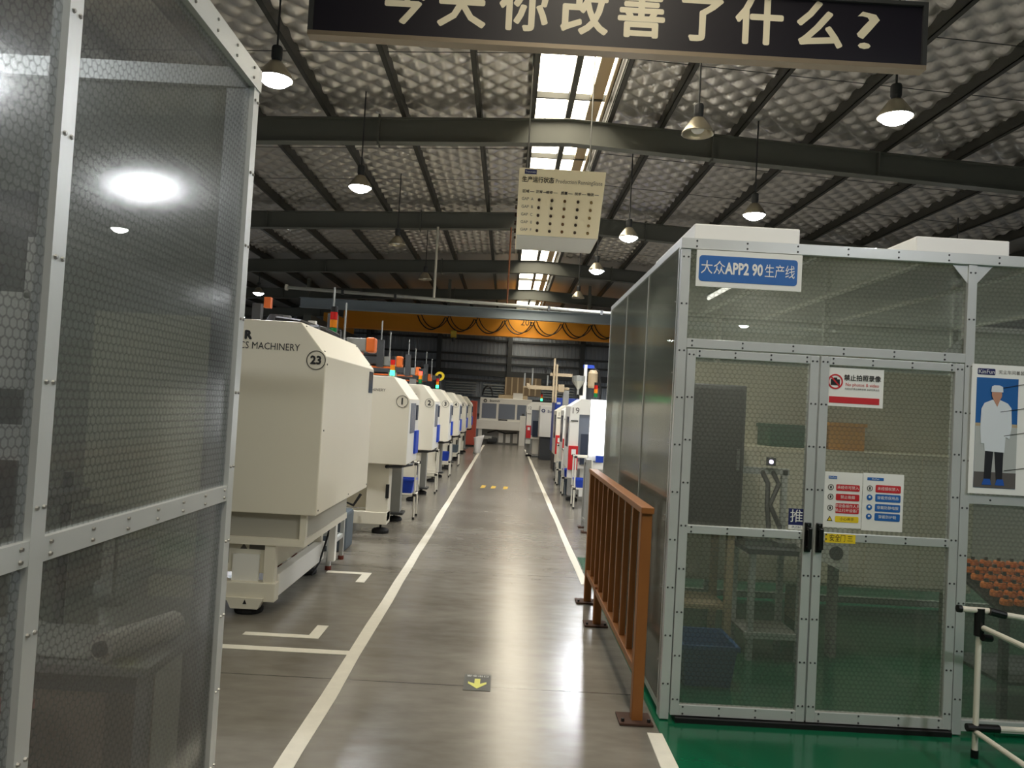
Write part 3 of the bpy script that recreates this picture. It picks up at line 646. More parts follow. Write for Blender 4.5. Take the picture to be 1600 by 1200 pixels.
# --- small numbered machines
def left_machine(k, num, y0, lit, label, ln=1.07, detail=True):
    m = thing('injection_machine', label, 'machine', (-2.0, y0 + 0.5, 0), GL)
    xf = -1.2
    prof = [(xf, 0.875), (xf, 1.69), (xf - 0.21, 1.955), (-2.7, 1.955), (-2.7, 0.875)]
    MB().prism(prof, 1, y0, y0 + ln).build('cover', 'cream', m, bevel=0.006)
    box(xf - 0.001, xf + 0.0025, y0 + 0.01, y0 + ln - 0.01, 0.885, 1.68, 'side_panel', 'offwhite', m)
    box(xf + 0.0025, xf + 0.012, y0 + 0.18, y0 + 0.62, 1.26, 1.64, 'side_window', 'window_grey', m); box(xf + 0.0025, xf + 0.02, y0 + 0.72, y0 + 0.86, 1.42, 1.62, 'control_panel', 'window_dark', m)
    box(xf + 0.0025, xf + 0.03, y0 + 0.66, y0 + 0.98, 0.98, 1.28, 'document_pocket', 'bin_blue', m)
    num_plate(xf - 0.088, y0 - 0.003, 1.655, 0.074, num, m, 0.115)
    if detail: text('PLASTICS MACHINERY', 0.05, 'ink_grey', (xf - 0.30, y0 - 0.003, 1.78), m, align='RIGHT')
    box(-1.68, -1.41, y0 + 0.12, y0 + 0.36, 0.155, 0.875, 'leg', 'cream', m, bevel=0.006)
    box(-2.6, -1.41, y0 + 0.1, y0 + 0.38, 0.12, 0.27, 'base_beam', 'cream', m, bevel=0.006)
    box(-2.5, -1.72, y0 + 0.4, y0 + 0.95, 0.28, 0.875, 'tank', 'cream', m)
    box(-1.56, -1.40, y0 + 1.2, y0 + 1.38, 0.12, 0.9, 'leg', 'machine_grey', m); box(-2.6, -1.5, y0 + ln, y0 + 1.5, 0.9, 1.75, 'rear_body', 'cream', m)
    box(-1.66, -1.35, y0 + 1.12, y0 + 1.42, 0.10, 0.13, 'foot_plate', 'dark_grey', m)
    foot(-1.5, y0 + 0.24, m, 0.13); foot(-1.48, y0 + 1.28, m, 0.12); foot(-2.5, y0 + 0.24, m, 0.13); foot(-2.5, y0 + 1.3, m, 0.9)
    MB().tube([(-1.45, y0 + 0.08, 0.84), (-1.3, y0 + 0.3, 0.83), (-1.2, y0 + 0.6, 0.84), (-1.22, y0 + 0.9, 0.85)], 0.022, 6).build('hose', 'black', m)
    if detail: MB().tube([(-1.82, y0 - 0.04, 0.62), (-1.95, y0 - 0.06, 0.42), (-1.8, y0 - 0.05, 0.36), (-1.72, y0 - 0.03, 0.5)], 0.018, 6).build('hose', 'black', m)
    box(-1.44, -1.40, y0 + 0.09, y0 + 0.12, 0.45, 0.62, 'clip', 'black', m)
    if lit: tower(-1.56, y0 + 0.85, 1.955, lit, m, 0.95, 0.04)
    return m
LMY = (9.45, 12.75, 16.1, 19.4, 22.6, 26.0)
left_machine(0, '1', LMY[0], 'green', 'cream injection moulding machine with a round number one, beside machine 23')
left_machine(1, '2', LMY[1], 'red', 'cream injection moulding machine with a round number two, topped by a red signal light')
left_machine(2, '3', LMY[2], 'green', 'cream injection moulding machine with a round number three, topped by a green signal light', detail=False)
left_machine(3, '4', LMY[3], None, 'cream injection moulding machine with a round number four, the smallest readable number', detail=False)
left_machine(4, '5', LMY[4], None, 'cream injection moulding machine just beyond number 4', detail=False)
left_machine(5, '6', LMY[5], None, 'last cream injection moulding machine of the left row, by the white bag', detail=False)
# take-out robots above the left row
def robot(y, xe, label, z=2.27):
    r = thing('take_out_robot', label, 'robot', (-2.3, y, 0), 'take-out robots above the left machines')
    box(-2.9, -1.66, y - 0.06, y + 0.06, z - 0.05, z + 0.06, 'beam', 'dark_grey', r, bevel=0.005)
    box(xe - 0.22, xe, y - 0.075, y + 0.075, z - 0.075, z + 0.07, 'beam_end', 'machine_grey', r, bevel=0.008)
    box(xe, xe + 0.10, y - 0.085, y + 0.085, z - 0.085, z + 0.085, 'end_cap', 'robot_orange', r, bevel=0.02)
    box(-2.8, xe - 0.05, y - 0.07, y + 0.07, z - 0.11, z - 0.085, 'rail_strip', 'robot_orange', r)
    cyl((-2.3, y - 0.02, z + 0.1), (xe - 0.3, y - 0.02, z + 0.1), 0.05, 'cable_chain', 'black', r, n=10)
    box(-2.38, -2.22, y - 0.08, y + 0.08, 0, z - 0.05, 'column', 'machine_grey', r)
    box(-2.05, -1.95, y - 0.16, y - 0.06, z - 0.1, z + 0.32, 'carriage', 'dark_grey', r)
    cyl((-2.0, y - 0.11, z + 0.1), (-2.0, y - 0.11, z + 0.62), 0.012, 'mast', 'galvanised', r, n=6); cyl((-1.86, y - 0.11, z), (-1.86, y - 0.11, z + 0.45), 0.012, 'mast', 'galvanised', r, n=6)
robot(8.7, -1.62, 'orange capped robot arm right behind machine 23')
robot(12.0, -1.76, 'orange capped robot arm just above machine number one')
robot(15.3, -1.86, 'orange capped robot arm just above machine number two')
robot(18.6, -1.95, 'farthest orange capped robot arm, behind the signal light of machine three')
hp = thing('hopper_loader', 'dark material loader with black hose on top of machine 23', 'hopper', (-2.15, 7.3, 2.205))
MB().lathe((-2.2, 7.3, 2.206), [(0.12, 0.0), (0.14, 0.02), (0.14, 0.12), (0.1, 0.2), (0, 0.2)], 18).build('hopper', 'dark_grey', hp)
box(-1.95, -1.88, 7.36, 7.42, 2.205, 2.38, 'control_box', 'white_plastic', hp); box(-2.44, -2.36, 7.2, 7.28, 2.205, 2.5, 'bracket', 'dark_grey', hp); box(-2.3, -2.24, 7.1, 7.16, 2.45, 2.55, 'valve', 'robot_orange', hp)
MB().tube([(-2.2, 7.2, 2.36), (-1.95, 7.1, 2.33), (-1.75, 7.2, 2.28), (-1.66, 7.35, 2.24)], 0.03, 8).build('suction_hose', 'black', hp)
MB().cyl((-2.5, 6.8, 2.247), (-1.7, 6.8, 2.247), 0.04, 10).build('pipe', 'black', hp)
yr = thing('cable_ring', 'yellow cable ring hung above machine 3', 'cable ring', (-1.79, 20.0, 2.37))
ring((-1.79, 2.37), 0.06, 0.12, 19.97, 20.03, 20).build('ring', 'sign_yellow', yr); cyl((-1.74, 20.0, 1.958), (-1.79, 20.0, 2.33), 0.03, 'stand', 'black', yr)
# pipe stands with bins between the left machines
def pipe_stand(x, y, label, h=0.8, bin_=True, w_=0.28, d_=0.42):
    t = thing('pipe_stand', label, 'pipe stand', (x, y, 0), 'white pipe stands')
    for dx in (0, -w_):
        for dy in (0, d_):
            cyl((x + dx, y + dy, 0.02), (x + dx, y + dy, h), 0.014, 'post', 'pipe_white', t, n=8); cyl((x + dx, y + dy, 0), (x + dx, y + dy, 0.03), 0.018, 'foot_cap', 'joint_black', t, n=8)
    for zz in (0.34, h - 0.02):
        for dy in (0, d_):
            cyl((x - w_, y + dy, zz), (x, y + dy, zz), 0.014, 'cross_pipe', 'pipe_white', t, n=8)
            for dx in (0, -w_): cyl((x + dx - 0.025, y + dy, zz), (x + dx + 0.025, y + dy, zz), 0.022, 'joint', 'joint_black', t, n=8)
        for dx in (0, -w_): cyl((x + dx, y, zz), (x + dx, y + d_, zz), 0.014, 'cross_pipe', 'pipe_white', t, n=8)
    return t
def bin_(x0, x1, y0, y1, z0, z1, m, label, name='plastic_bin', cat='bin', group=None):
    t = thing(name, label, cat, ((x0 + x1) / 2, (y0 + y1) / 2, z0), group); w_ = 0.012; i = 0.03
    b = MB()
    for zz, q in ((z0, i), (z1, 0)):
        b.v += [(x0 + q, y0 + q, zz), (x1 - q, y0 + q, zz), (x1 - q, y1 - q, zz), (x0 + q, y1 - q, zz)]
    for zz, q in ((z1, w_), (z0 + 0.012, i + w_)):
        b.v += [(x0 + q, y0 + q, zz), (x1 - q, y0 + q, zz), (x1 - q, y1 - q, zz), (x0 + q, y1 - q, zz)]
    b.f += [(3, 2, 1, 0)]
    for l in (0, 4, 8):
        for k in range(4): b.f.append((l + k, l + (k + 1) % 4, l + 4 + (k + 1) % 4, l + 4 + k))
    b.f.append((12, 13, 14, 15)); b.build('tub', m, t)
    e = MB(); q = 0.012
    e.box(x0 - q, x1 + q, y0 - q, y0 + 0.002, z1 - 0.03, z1); e.box(x0 - q, x1 + q, y1 - 0.002, y1 + q, z1 - 0.03, z1); e.box(x0 - q, x0 + 0.002, y0, y1, z1 - 0.03, z1); e.box(x1 - 0.002, x1 + q, y0, y1, z1 - 0.03, z1)
    e.build('rim', m, t); return t
GBIN = 'bins on the pipe stands'
for k, (y, nm) in enumerate(((10.93, 'one'), (14.22, 'two'), (17.58, 'three'), (20.88, 'four'))):
    pipe_stand(-1.24, y, 'white pipe stand standing at the aisle just beyond machine number %s' % nm, d_=0.36)
    if k != 1: bin_(-1.50, -1.26, y + 0.03, y + 0.33, 0.356, 0.56, 'bin_blue' if k != 3 else 'bin_grey', '%s plastic bin on the pipe stand beyond machine number %s' % ('blue' if k != 3 else 'grey', nm), group=GBIN)
# aluminium side table at machine 23
at_ = thing('frame_table', 'bare aluminium profile frame at the far end of machine 23', 'frame', (-1.7, 7.65, 0))
for x, y in ((-1.63, 7.44), (-1.62, 7.96), (-2.1, 7.44), (-2.1, 7.96)):
    box(x - 0.02, x + 0.02, y - 0.02, y + 0.02, 0.04, 0.66, 'post', 'aluminium', at_); cyl((x, y, 0), (x, y, 0.04), 0.03, 'foot', mat('foot_red', (110, 46, 30), 0.6), at_, n=10)
for z in (0.25, 0.63):
    for x in (-1.625, -2.1): box(x - 0.018, x + 0.018, 7.46, 7.94, z - 0.02, z + 0.02, 'rail', 'aluminium', at_)
    for y in (7.44, 7.96): box(-2.08, -1.645, y - 0.018, y + 0.018, z - 0.02, z + 0.02, 'rail', 'aluminium', at_)
tag(box(-2.07, -1.66, 8.35, 8.75, 0.0, 0.42, 'grey_tub', 'bin_grey', bevel=0.03, org=(-1.85, 8.55, 0)), 'blue grey tub on the floor behind the aluminium frame', 'tub')

# ================================================================ far end
em = thing('injection_machine', 'wide white injection machine facing the viewer at the end of the aisle', 'machine', (-0.2, 34.8, 0))
b = MB(); b.box(-1.2, 1.1, 34.05, 35.5, 1.05, 2.05); b.build('body', 'offwhite', em, bevel=0.02)
for x0, x1 in ((-1.1, -0.46), (-0.36, 0.37), (0.46, 0.85)): box(x0, x1, 34.035, 34.05, 1.14, 1.80, 'window', 'window_grey', em)
box(-1.3, 0.62, 33.9, 35.5, 0.66, 1.06, 'ledge', 'offwhite', em, bevel=0.01); box(0.60, 0.86, 33.95, 34.5, 0.0, 1.32, 'control_pillar', 'offwhite', em, bevel=0.01); box(0.68, 0.78, 34.0, 34.2, 1.32, 1.42, 'switch_box', 'dark_grey', em)
box(-1.05, 0.6, 34.4, 35.4, 0.0, 0.66, 'base', 'machine_grey', em); box(-1.2, -1.05, 34.0, 34.2, 0, 0.66, 'leg', 'offwhite', em)
for x in (-0.3, 0.02, 0.34): box(x, x + 0.2, 34.3, 34.42, 0.08, 0.5, 'tank_plate', 'offwhite', em)
box(-0.8, -0.35, 34.0, 34.35, 0.08, 0.3, 'motor', 'dark_grey', em, bevel=0.05); box(-1.0, -0.6, 34.0, 34.3, 0.22, 0.36, 'pallet', 'galvanised', em)
MB().tube([(-0.8, 34.1, 0.5), (-0.4, 34.05, 0.62), (0.0, 34.05, 0.5), (0.5, 34.05, 0.55)], 0.03, 6).build('hose', 'black', em)
box(-0.35, 0.05, 33.92, 34.03, 1.06, 1.12, 'tray', 'dark_grey', em)
text('Bosttick', 0.14, 'ink', (-0.55, 34.04, 1.92), em); ring((-0.97, 1.91), 0.05, 0.085, 34.03, 34.045, 6).build('logo_mark', 'ink', em)
box(-0.4, 0.9, 34.4, 35.3, 2.05, 2.22, 'hopper_base', 'tan', em); box(0.25, 0.68, 34.2, 34.6, 2.05, 2.32, 'relay_box', 'offwhite', em); box(-0.15, 1.5, 34.9, 36, 2.22, 3.05, 'duct', 'duct_brown', em)
for k in range(6): box(-0.13 + 0.27 * k, -0.07 + 0.27 * k, 34.86, 34.9, 2.25, 3.03, 'duct_rib', 'tan', em)
MB().tube([(-0.9 + 0.22 * math.cos(a), 34.5, 2.15 + 0.42 * math.sin(a)) for a in [3.14 * i / 12 for i in range(13)]], 0.04, 6).build('hose', 'black', em)
# red cabinet and bright lamp panel beyond the left row
rc = thing('red_cabinet', 'red brown cabinet at the far end of the left row', 'cabinet', (-1.8, 31.4, 0))
box(-2.6, -1.22, 31.0, 31.8, 0.08, 1.85, 'body', 'red_brick', rc, bevel=0.01); box(-2.55, -1.9, 30.98, 31.0, 0.15, 1.8, 'door', 'red_brick', rc); box(-1.88, -1.27, 30.98, 31.0, 0.15, 1.8, 'door', 'red_brick', rc); box(-2.55, -1.27, 31.05, 31.75, 0, 0.08, 'plinth', 'black', rc)
wl = thing('work_light', 'glaring white work light in front of the red cabinet', 'lamp', (-1.55, 30.0, 0))
box(-1.85, -1.35, 29.98, 30.04, 1.5, 1.78, 'housing', 'dark_grey', wl); box(-1.83, -1.37, 29.965, 29.98, 1.52, 1.76, 'glow_face', 'panel_glow', wl); cyl((-1.6, 30.01, 0.02), (-1.6, 30.01, 1.5), 0.02, 'pole', 'dark_grey', wl); cyl((-1.6, 30.01, 0), (-1.6, 30.01, 0.02), 0.2, 'base', 'dark_grey', wl)
# white bag on the floor
bg_ = MB(); n_ = 16; vs_ = []; rings_ = 9
for j in range(rings_):
    t = j / (rings_ - 1); rx = 0.13 + 0.06 * t - 0.03 * math.sin(3 * t); ry = 0.14 + 0.02 * math.sin(5 * t)
    for i in range(n_):
        a = 6.28318 * i / n_; q = 1 + 0.08 * math.sin(3 * a + 4 * t) + random.uniform(-.03, .03)
        vs_.append((-0.97 + 0.05 * t + rx * q * math.cos(a), 26.9 + ry * q * math.sin(a), 0.001 + 0.6 * t + (0.05 * math.cos(a) if j == rings_ - 1 else 0)))
bg_.add(vs_, [(j * n_ + i, j * n_ + (i + 1) % n_, (j + 1) * n_ + (i + 1) % n_, (j + 1) * n_ + i) for j in range(rings_ - 1) for i in range(n_)] + [tuple(range(n_ - 1, -1, -1)), tuple((rings_ - 1) * n_ + i for i in range(n_))])
tag(bg_.build('plastic_bag', 'bag_white', smooth=True, org=(-0.95, 26.9, 0)), 'tall white plastic bag standing on the floor by the left line', 'bag')

# ================================================================ right row
GR = 'machines along the right of the aisle'
def right_machine(y0, num, label, xf=1.19, ztop=1.86, lit=None, col='offwhite', ln=1.1, red=True, size=0.13, zb=0.30):
    m = thing('injection_machine', label, 'machine', (xf + 0.8, y0 + 0.5, 0), GR)
    prof = [(xf, 0.62), (xf, ztop - 0.14), (xf + 0.2, ztop), (xf + 1.5, ztop), (xf + 1.5, 0.62)]
    MB().prism(prof, 1, y0 + 0.06, y0 + ln).build('cover', col, m, bevel=0.005)
    box(xf, xf + 0.17, y0, y0 + 0.06, 0.45, ztop - 0.14, 'front_pillar', col, m, bevel=0.004)
    MB().prism([(xf, ztop - 0.14), (xf + 0.2, ztop), (xf + 1.5, ztop), (xf + 1.5, ztop - 0.28), (xf, ztop - 0.28)], 1, y0 + 0.01, y0 + 0.06).build('front_header', col, m)
    box(xf + 0.17, xf + 0.62, y0 + 0.04, y0 + 0.06, 0.75, ztop - 0.28, 'front_window', 'window_grey', m); box(xf + 0.22, xf + 0.42, y0 + 0.02, y0 + 0.04, 0.7, 1.25, 'control_screen', 'window_dark', m)
    box(xf - 0.012, xf, y0 + 0.2, y0 + 0.62, 1.0, 1.55, 'side_window', 'window_dark', m)
    if num: text(num, size, 'ink_grey', (xf + 0.09, y0 - 0.002, ztop - 0.22), m, name='number')
    box(xf + 0.02, xf + 0.15, y0 - 0.012, y0, 1.47, 1.49, 'hinge', 'black', m)
    box(xf + 0.25, xf + 1.3, y0 + 0.2, y0 + 0.9, 0.1, 0.62, 'base', 'offwhite', m); box(xf + 0.05, xf + 0.2, y0 + 0.3, y0 + 0.5, 0.1, 0.62, 'leg', 'machine_grey', m)
    foot(xf + 0.14, y0 + 0.4, m, 0.1); foot(xf + 1.1, y0 + 0.3, m, 0.1)
    if red: o = box(xf + 0.0, xf + 0.17, y0 - 0.09, y0 - 0.002, zb + 0.35, zb + 0.78, 'document_box', 'red_plastic', m, bevel=0.006); box(xf + 0.05, xf + 0.13, y0 - 0.093, y0 - 0.09, zb + 0.62, zb + 0.72, 'document_label', 'paper_white', o)
    if lit is not None: tower(xf + 0.5, y0 + 0.5, ztop, lit or None, m, 1.0, 0.06)
    return m
right_machine(26.5, '12', 'white machine number 12 near the far end of the right row', xf=0.70, ztop=1.9, lit='green', size=0.14)
bm_ = thing('injection_machine', 'white machine with a dark logo right beside number 12', 'machine', (1.3, 25.6, 0), GR)
box(1.10, 2.4, 25.2, 26.2, 0.76, 1.78, 'cover', 'offwhite', bm_, bevel=0.01); box(1.15, 2.3, 25.3, 26.1, 0.0, 0.76, 'base', 'dark_grey', bm_); text('Bosttick', 0.13, 'navy', (1.55, 25.195, 1.6), bm_); ring((1.2, 1.62), 0.035, 0.065, 25.18, 25.195, 6).build('logo_mark', 'navy', bm_)
bl = thing('blue_machine', 'blue machine housing standing behind number 17', 'machine', (1.9, 21.5, 0), GR)
box(1.31, 2.6, 21.0, 22.4, 0.5, 2.0, 'housing', 'machine_blue', bl, bevel=0.01); box(1.35, 2.5, 21.1, 22.3, 0.0, 0.5, 'base', 'dark_grey', bl)
for x, z in ((1.36, 1.82), (1.5, 1.72)): box(x, x + 0.1, 20.99, 21.0, z, z + 0.06, 'label_plate', 'paper_white', bl)
right_machine(17.8, '17', 'white machine number 17 of the right row with a dark red box', xf=1.16, ztop=1.78, col='cream')
right_machine(15.8, '', 'white machine between numbers 17 and 19 with a red box', xf=1.18, ztop=1.80, ln=0.9)
right_machine(13.9, '19', 'white machine number 19 of the right row with a bright red box', xf=1.15, ztop=1.88, lit=False, size=0.16, zb=0.25)
for y, x, nm, c in ((17.1, 1.48, 'seventeen', 'bin_grey'), (15.1, 1.46, 'the unnumbered machine', 'bin_blue'), (13.1, 1.50, 'nineteen', 'bin_blue')):
    pipe_stand(x, y, 'white pipe stand in front of ' + ('machine number ' + nm if nm[0] != 't' else nm), h=0.9)
    bin_(x - 0.27, x - 0.01, y + 0.03, y + 0.38, 0.356, 0.5, c, '%s tray bin on the pipe stand in front of %s' % ('grey' if c == 'bin_grey' else 'blue', 'machine number ' + nm if nm[0] != 't' else nm), group='tray bins before the right machines')
for y, x, nm in ((17.1, 1.48, 'seventeen'), (15.1, 1.46, 'unnumbered, between seventeen and nineteen')):
    bin_(x - 0.25, x - 0.03, y + 0.04, y + 0.37, 0.001, 0.29, 'bin_grey', 'grey bin on the floor under the stand of the machine ' + nm, group='grey floor bins')
# overexposed white machine side, its glare put in as glow
gp = thing('glare_panel', 'glaring white machine side, glow added, with a blue strip at its foot', 'machine panel', (1.4, 11.2, 0))
box(1.22, 1.62, 11.20, 11.28, 0.95, 1.84, 'housing', 'white_plastic', gp); box(1.225, 1.615, 11.18, 11.2, 1.03, 1.83, 'glow_face', 'panel_glow', gp); box(1.33, 1.62, 11.17, 11.2, 0.93, 1.03, 'blue_strip', 'bin_blue', gp)
for x in (1.24, 1.6): box(x - 0.02, x + 0.02, 11.22, 11.26, 0, 0.95, 'leg', 'aluminium', gp)
# grey post of a barrier
gpst = thing('grey_barrier', 'grey green metal barrier beyond the orange railing', 'barrier', (1.2, 10.7, 0))
for y in (10.55, 11.0):
    box(1.15, 1.20, y, y + 0.05, 0.02, 1.0, 'post', 'machine_grey', gpst); box(1.11, 1.24, y - 0.04, y + 0.09, 0, 0.02, 'base_plate', mat('rust', (70, 46, 34), 0.8), gpst)
box(1.155, 1.195, 10.6, 11.0, 0.94, 0.99, 'rail', 'machine_grey', gpst); box(1.155, 1.195, 10.6, 11.0, 0.12, 0.16, 'rail', 'machine_grey', gpst); box(1.17, 1.18, 10.6, 11.0, 0.16, 0.94, 'infill_plate', 'machine_grey', gpst)
# gantry robot over the right row
gr = thing('gantry_robot', 'tan gantry robot with crossed beams above the right row', 'robot', (1.2, 20.0, 0))
box(0.52, 1.36, 19.95, 20.05, 2.17, 2.27, 'lower_beam', 'tan', gr); box(1.08, 1.66, 19.95, 20.05, 2.54, 2.62, 'upper_beam', 'tan', gr)
for x in (1.18, 1.25): box(x - 0.025, x + 0.025, 19.92, 20.0, 1.85, 3.0 if x < 1.2 else 2.85, 'mast', 'tan', gr)
box(1.30, 1.46, 19.9, 20.05, 2.13, 2.33, 'motor', 'tan', gr, bevel=0.01); box(0.48, 0.56, 19.93, 20.07, 2.2, 2.32, 'end_block', 'tan', gr); box(1.45, 1.6, 20.05, 20.2, 0, 2.2, 'column', 'machine_grey', gr); box(1.2, 1.6, 20.05, 20.1, 2.18, 2.26, 'arm', 'tan', gr)
for x, z in ((0.62, 2.72), (0.42, 2.58), (1.02, 2.55)): cyl((x, 20.0, 2.27 if x > 0.52 else 2.24), (x, 20.0, z), 0.022, 'rod', 'galvanised', gr, n=8)
box(0.40, 0.5, 19.97, 20.03, 2.2, 2.24, 'rod_arm', 'tan', gr)
MB().tube([(0.95, 20.0, 2.6), (1.0, 20.0, 2.78), (1.12, 20.0, 2.72), (1.16, 20.0, 2.5)], 0.025, 6).build('hose', 'black', gr)
hl = thing('material_dryer', 'grey hopper dryer with a cone standing on the right row', 'dryer', (1.9, 17.0, 1.7))
hl.location = (1.86, 18.4, 1.781); ORG[hl.name] = Vector(hl.location); hx, hy, hz = hl.location
MB().lathe((hx - 0.18, hy, hz), [(0.03, 0.28), (0.03, 0.4), (0.16, 0.6), (0.16, 0.72), (0, 0.74)], 16).build('cone', 'galvanised', hl)
MB().lathe((hx + 0.16, hy, hz), [(0, 0.45), (0.1, 0.45), (0.12, 0.5), (0.12, 0.8), (0.08, 0.88), (0, 0.88)], 16).build('drum', 'tan', hl)
box(hx - 0.06, hx + 0.01, hy - 0.05, hy + 0.05, hz, hz + 1.0, 'stand', 'white_plastic', hl); box(hx - 0.14, hx - 0.02, hy - 0.08, hy, hz + 0.08, hz + 0.26, 'valve_box', 'white_plastic', hl); box(hx - 0.08, hx + 0.18, hy - 0.04, hy + 0.04, hz + 0.92, hz + 1.0, 'top_plate', 'bin_blue', hl)
MB().tube([(hx + 0.12, hy, hz + 0.95), (hx + 0.3, hy, hz + 0.85), (hx + 0.36, hy, hz + 0.4), (hx + 0.34, hy, hz)], 0.03, 6).build('hose', 'black', hl)

# ================================================================ orange railing
ra = thing('orange_railing', 'orange painted steel railing in front of the booth wall', 'railing', (0.79, 5.4, 0))
def rpost(y, h=1.12):
    box(0.76, 0.82, y, y + 0.06, 0.01, h, 'post', 'orange_paint', ra, bevel=0.004); box(0.69, 0.87, y - 0.05, y + 0.11, 0.004, 0.014, 'base_plate', 'rust', ra)
    for dx in (0.71, 0.85): cyl((dx, y - 0.02, 0.014), (dx, y - 0.02, 0.03), 0.009, 'anchor_bolt', 'black', ra, n=6)
rpost(4.17); rpost(6.0, 0.3); rpost(6.7)
box(0.755, 0.825, 4.15, 6.78, 1.12, 1.155, 'top_rail', 'orange_paint', ra, bevel=0.004); box(0.765, 0.815, 4.23, 6.70, 0.24, 0.285, 'bottom_rail', 'orange_paint', ra, bevel=0.004)
for k in range(8):
    y = 4.52 + 0.275 * k; box(0.773, 0.807, y, y + 0.034, 0.285, 1.12, 'baluster', 'orange_paint', ra)

# ================================================================ booth on the right
BY, BX = 4.22, 0.92
bo = thing('mesh_booth', 'aluminium framed booth with clear hexagon sheet walls and double doors', 'booth', (2.4, 5.7, 0))
YB = 7.14; XE = 5.6; ZT = 2.645
def bar(x0, x1, y0, y1, z0, z1, name='frame_bar'): return box(x0, x1, y0, y1, z0, z1, name, 'aluminium', bo, bevel=0.002)
A = 'post'
bar(BX, BX + 0.05, BY, BY + 0.05, 0.01, 2.585, A)                    # front left corner
bar(2.515, 2.565, BY, BY + 0.05, 0.01, 2.585, A); bar(4.10, 4.15, BY, BY + 0.05, 0.01, 2.585, A); bar(XE - 0.05, XE, BY, BY + 0.05, 0.01, 2.585, A)
bar(BX - 0.005, XE, BY - 0.006, BY + 0.05, 2.585, ZT, 'top_rail')
bar(BX + 0.05, 2.515, BY, BY + 0.045, 2.038, 2.088, 'rail')
bar(2.565, 4.10, BY, BY + 0.045, 1.265, 1.315, 'rail'); bar(4.15, XE - 0.05, BY, BY + 0.045, 1.265, 1.315, 'rail')
bar(2.565, 4.10, BY, BY + 0.045, 0.03, 0.09, 'rail'); bar(4.15, XE - 0.05, BY, BY + 0.045, 0.03, 0.09, 'rail')
def pane(x0, x1, z0, z1, parent=None, y=BY + 0.022): return box(x0, x1, y, y + 0.004, z0, z1, 'sheet_panel', 'sheet', parent or bo)
pane(BX + 0.045, 2.52, 2.08, 2.59); pane(2.56, 4.105, 1.31, 2.59); pane(2.56, 4.105, 0.085, 1.27); pane(4.145, XE - 0.045, 1.31, 2.59); pane(4.145, XE - 0.045, 0.085, 1.27)
for x, s_ in ((2.515, -1), (2.565, 1)): MB().prism([(x, 2.585), (x + s_ * 0.09, 2.585), (x, 2.48)], 1, BY + 0.008, BY + 0.012).build('gusset_plate', 'aluminium', bo)
MB().prism([(2.515, 2.088), (2.40, 2.088), (2.515, 2.18)], 1, BY + 0.03, BY + 0.034).build('gusset_plate', 'aluminium', bo)
# side wall
for y in (5.17, 6.10): bar(BX + 0.006, BX + 0.04, y, y + 0.035, 0.01, 2.60, A)
bar(BX, BX + 0.05, YB - 0.05, YB, 0.01, 2.60, A)
bar(BX, BX + 0.05, BY + 0.05, YB, 2.60, ZT, 'top_rail'); bar(BX + 0.006, BX + 0.045, BY + 0.05, YB - 0.05, 0.03, 0.09, 'rail')
ys = (BY + 0.05, 5.17, 5.205, 6.10, 6.135, YB - 0.05)
for k in (0, 2, 4): box(BX - 0.001, BX + 0.003, ys[k] - 0.012, ys[k + 1] + 0.012, 0.085, 2.605, 'sheet_panel', 'sheet_side', bo)
for y in (5.178, 6.108): box(BX - 0.006, BX - 0.001, y, y + 0.02, 0.09, 2.6, 'seam_strip', 'machine_grey', bo)
# extra upright strips at the front corner
bar(BX - 0.002, BX + 0.012, BY + 0.055, BY + 0.075, 0.01, 2.59, 'corner_strip')
# back wall and roof beams
for x in (1.9, 2.9, 4.1, XE - 0.05): bar(x, x + 0.05, YB - 0.05, YB, 0.01, 2.60, A)
bar(BX + 0.05, XE, YB - 0.05, YB, 2.60, ZT, 'top_rail'); bar(BX + 0.05, XE, YB - 0.045, YB - 0.005, 1.05, 1.10, 'rail'); bar(BX + 0.05, XE, YB - 0.045, YB - 0.005, 0.03, 0.09, 'rail')
for x0, x1 in ((BX + 0.05, 1.9), (1.95, 2.9), (2.95, 4.1), (4.15, XE - 0.05)): box(x0, x1, YB - 0.027, YB - 0.023, 0.085, 2.605, 'sheet_panel', 'sheet_side', bo)
for x in (1.00, 1.72, 2.32, 2.97, 4.1): bar(x, x + 0.045, BY + 0.05, YB - 0.05, 2.60, 2.64, 'roof_bar')
bar(XE - 0.05, XE, BY + 0.05, YB - 0.05, 2.60, ZT, 'top_rail'); box(XE - 0.03, XE - 0.026, BY + 0.05, YB - 0.05, 0.03, 2.6, 'sheet_panel', 'sheet_side', bo)
box(XE - 0.7, XE - 0.05, BY + 0.06, YB - 0.06, 2.606, 2.61, 'sheet_panel', 'sheet_side', bo)
for x0, x1 in ((1.045, 1.72), (1.765, 2.32), (2.365, 2.97), (3.015, 4.1)): box(x0, x1, BY + 0.05, YB - 0.05, 2.612, 2.616, 'sheet_panel', 'sheet_side', bo)
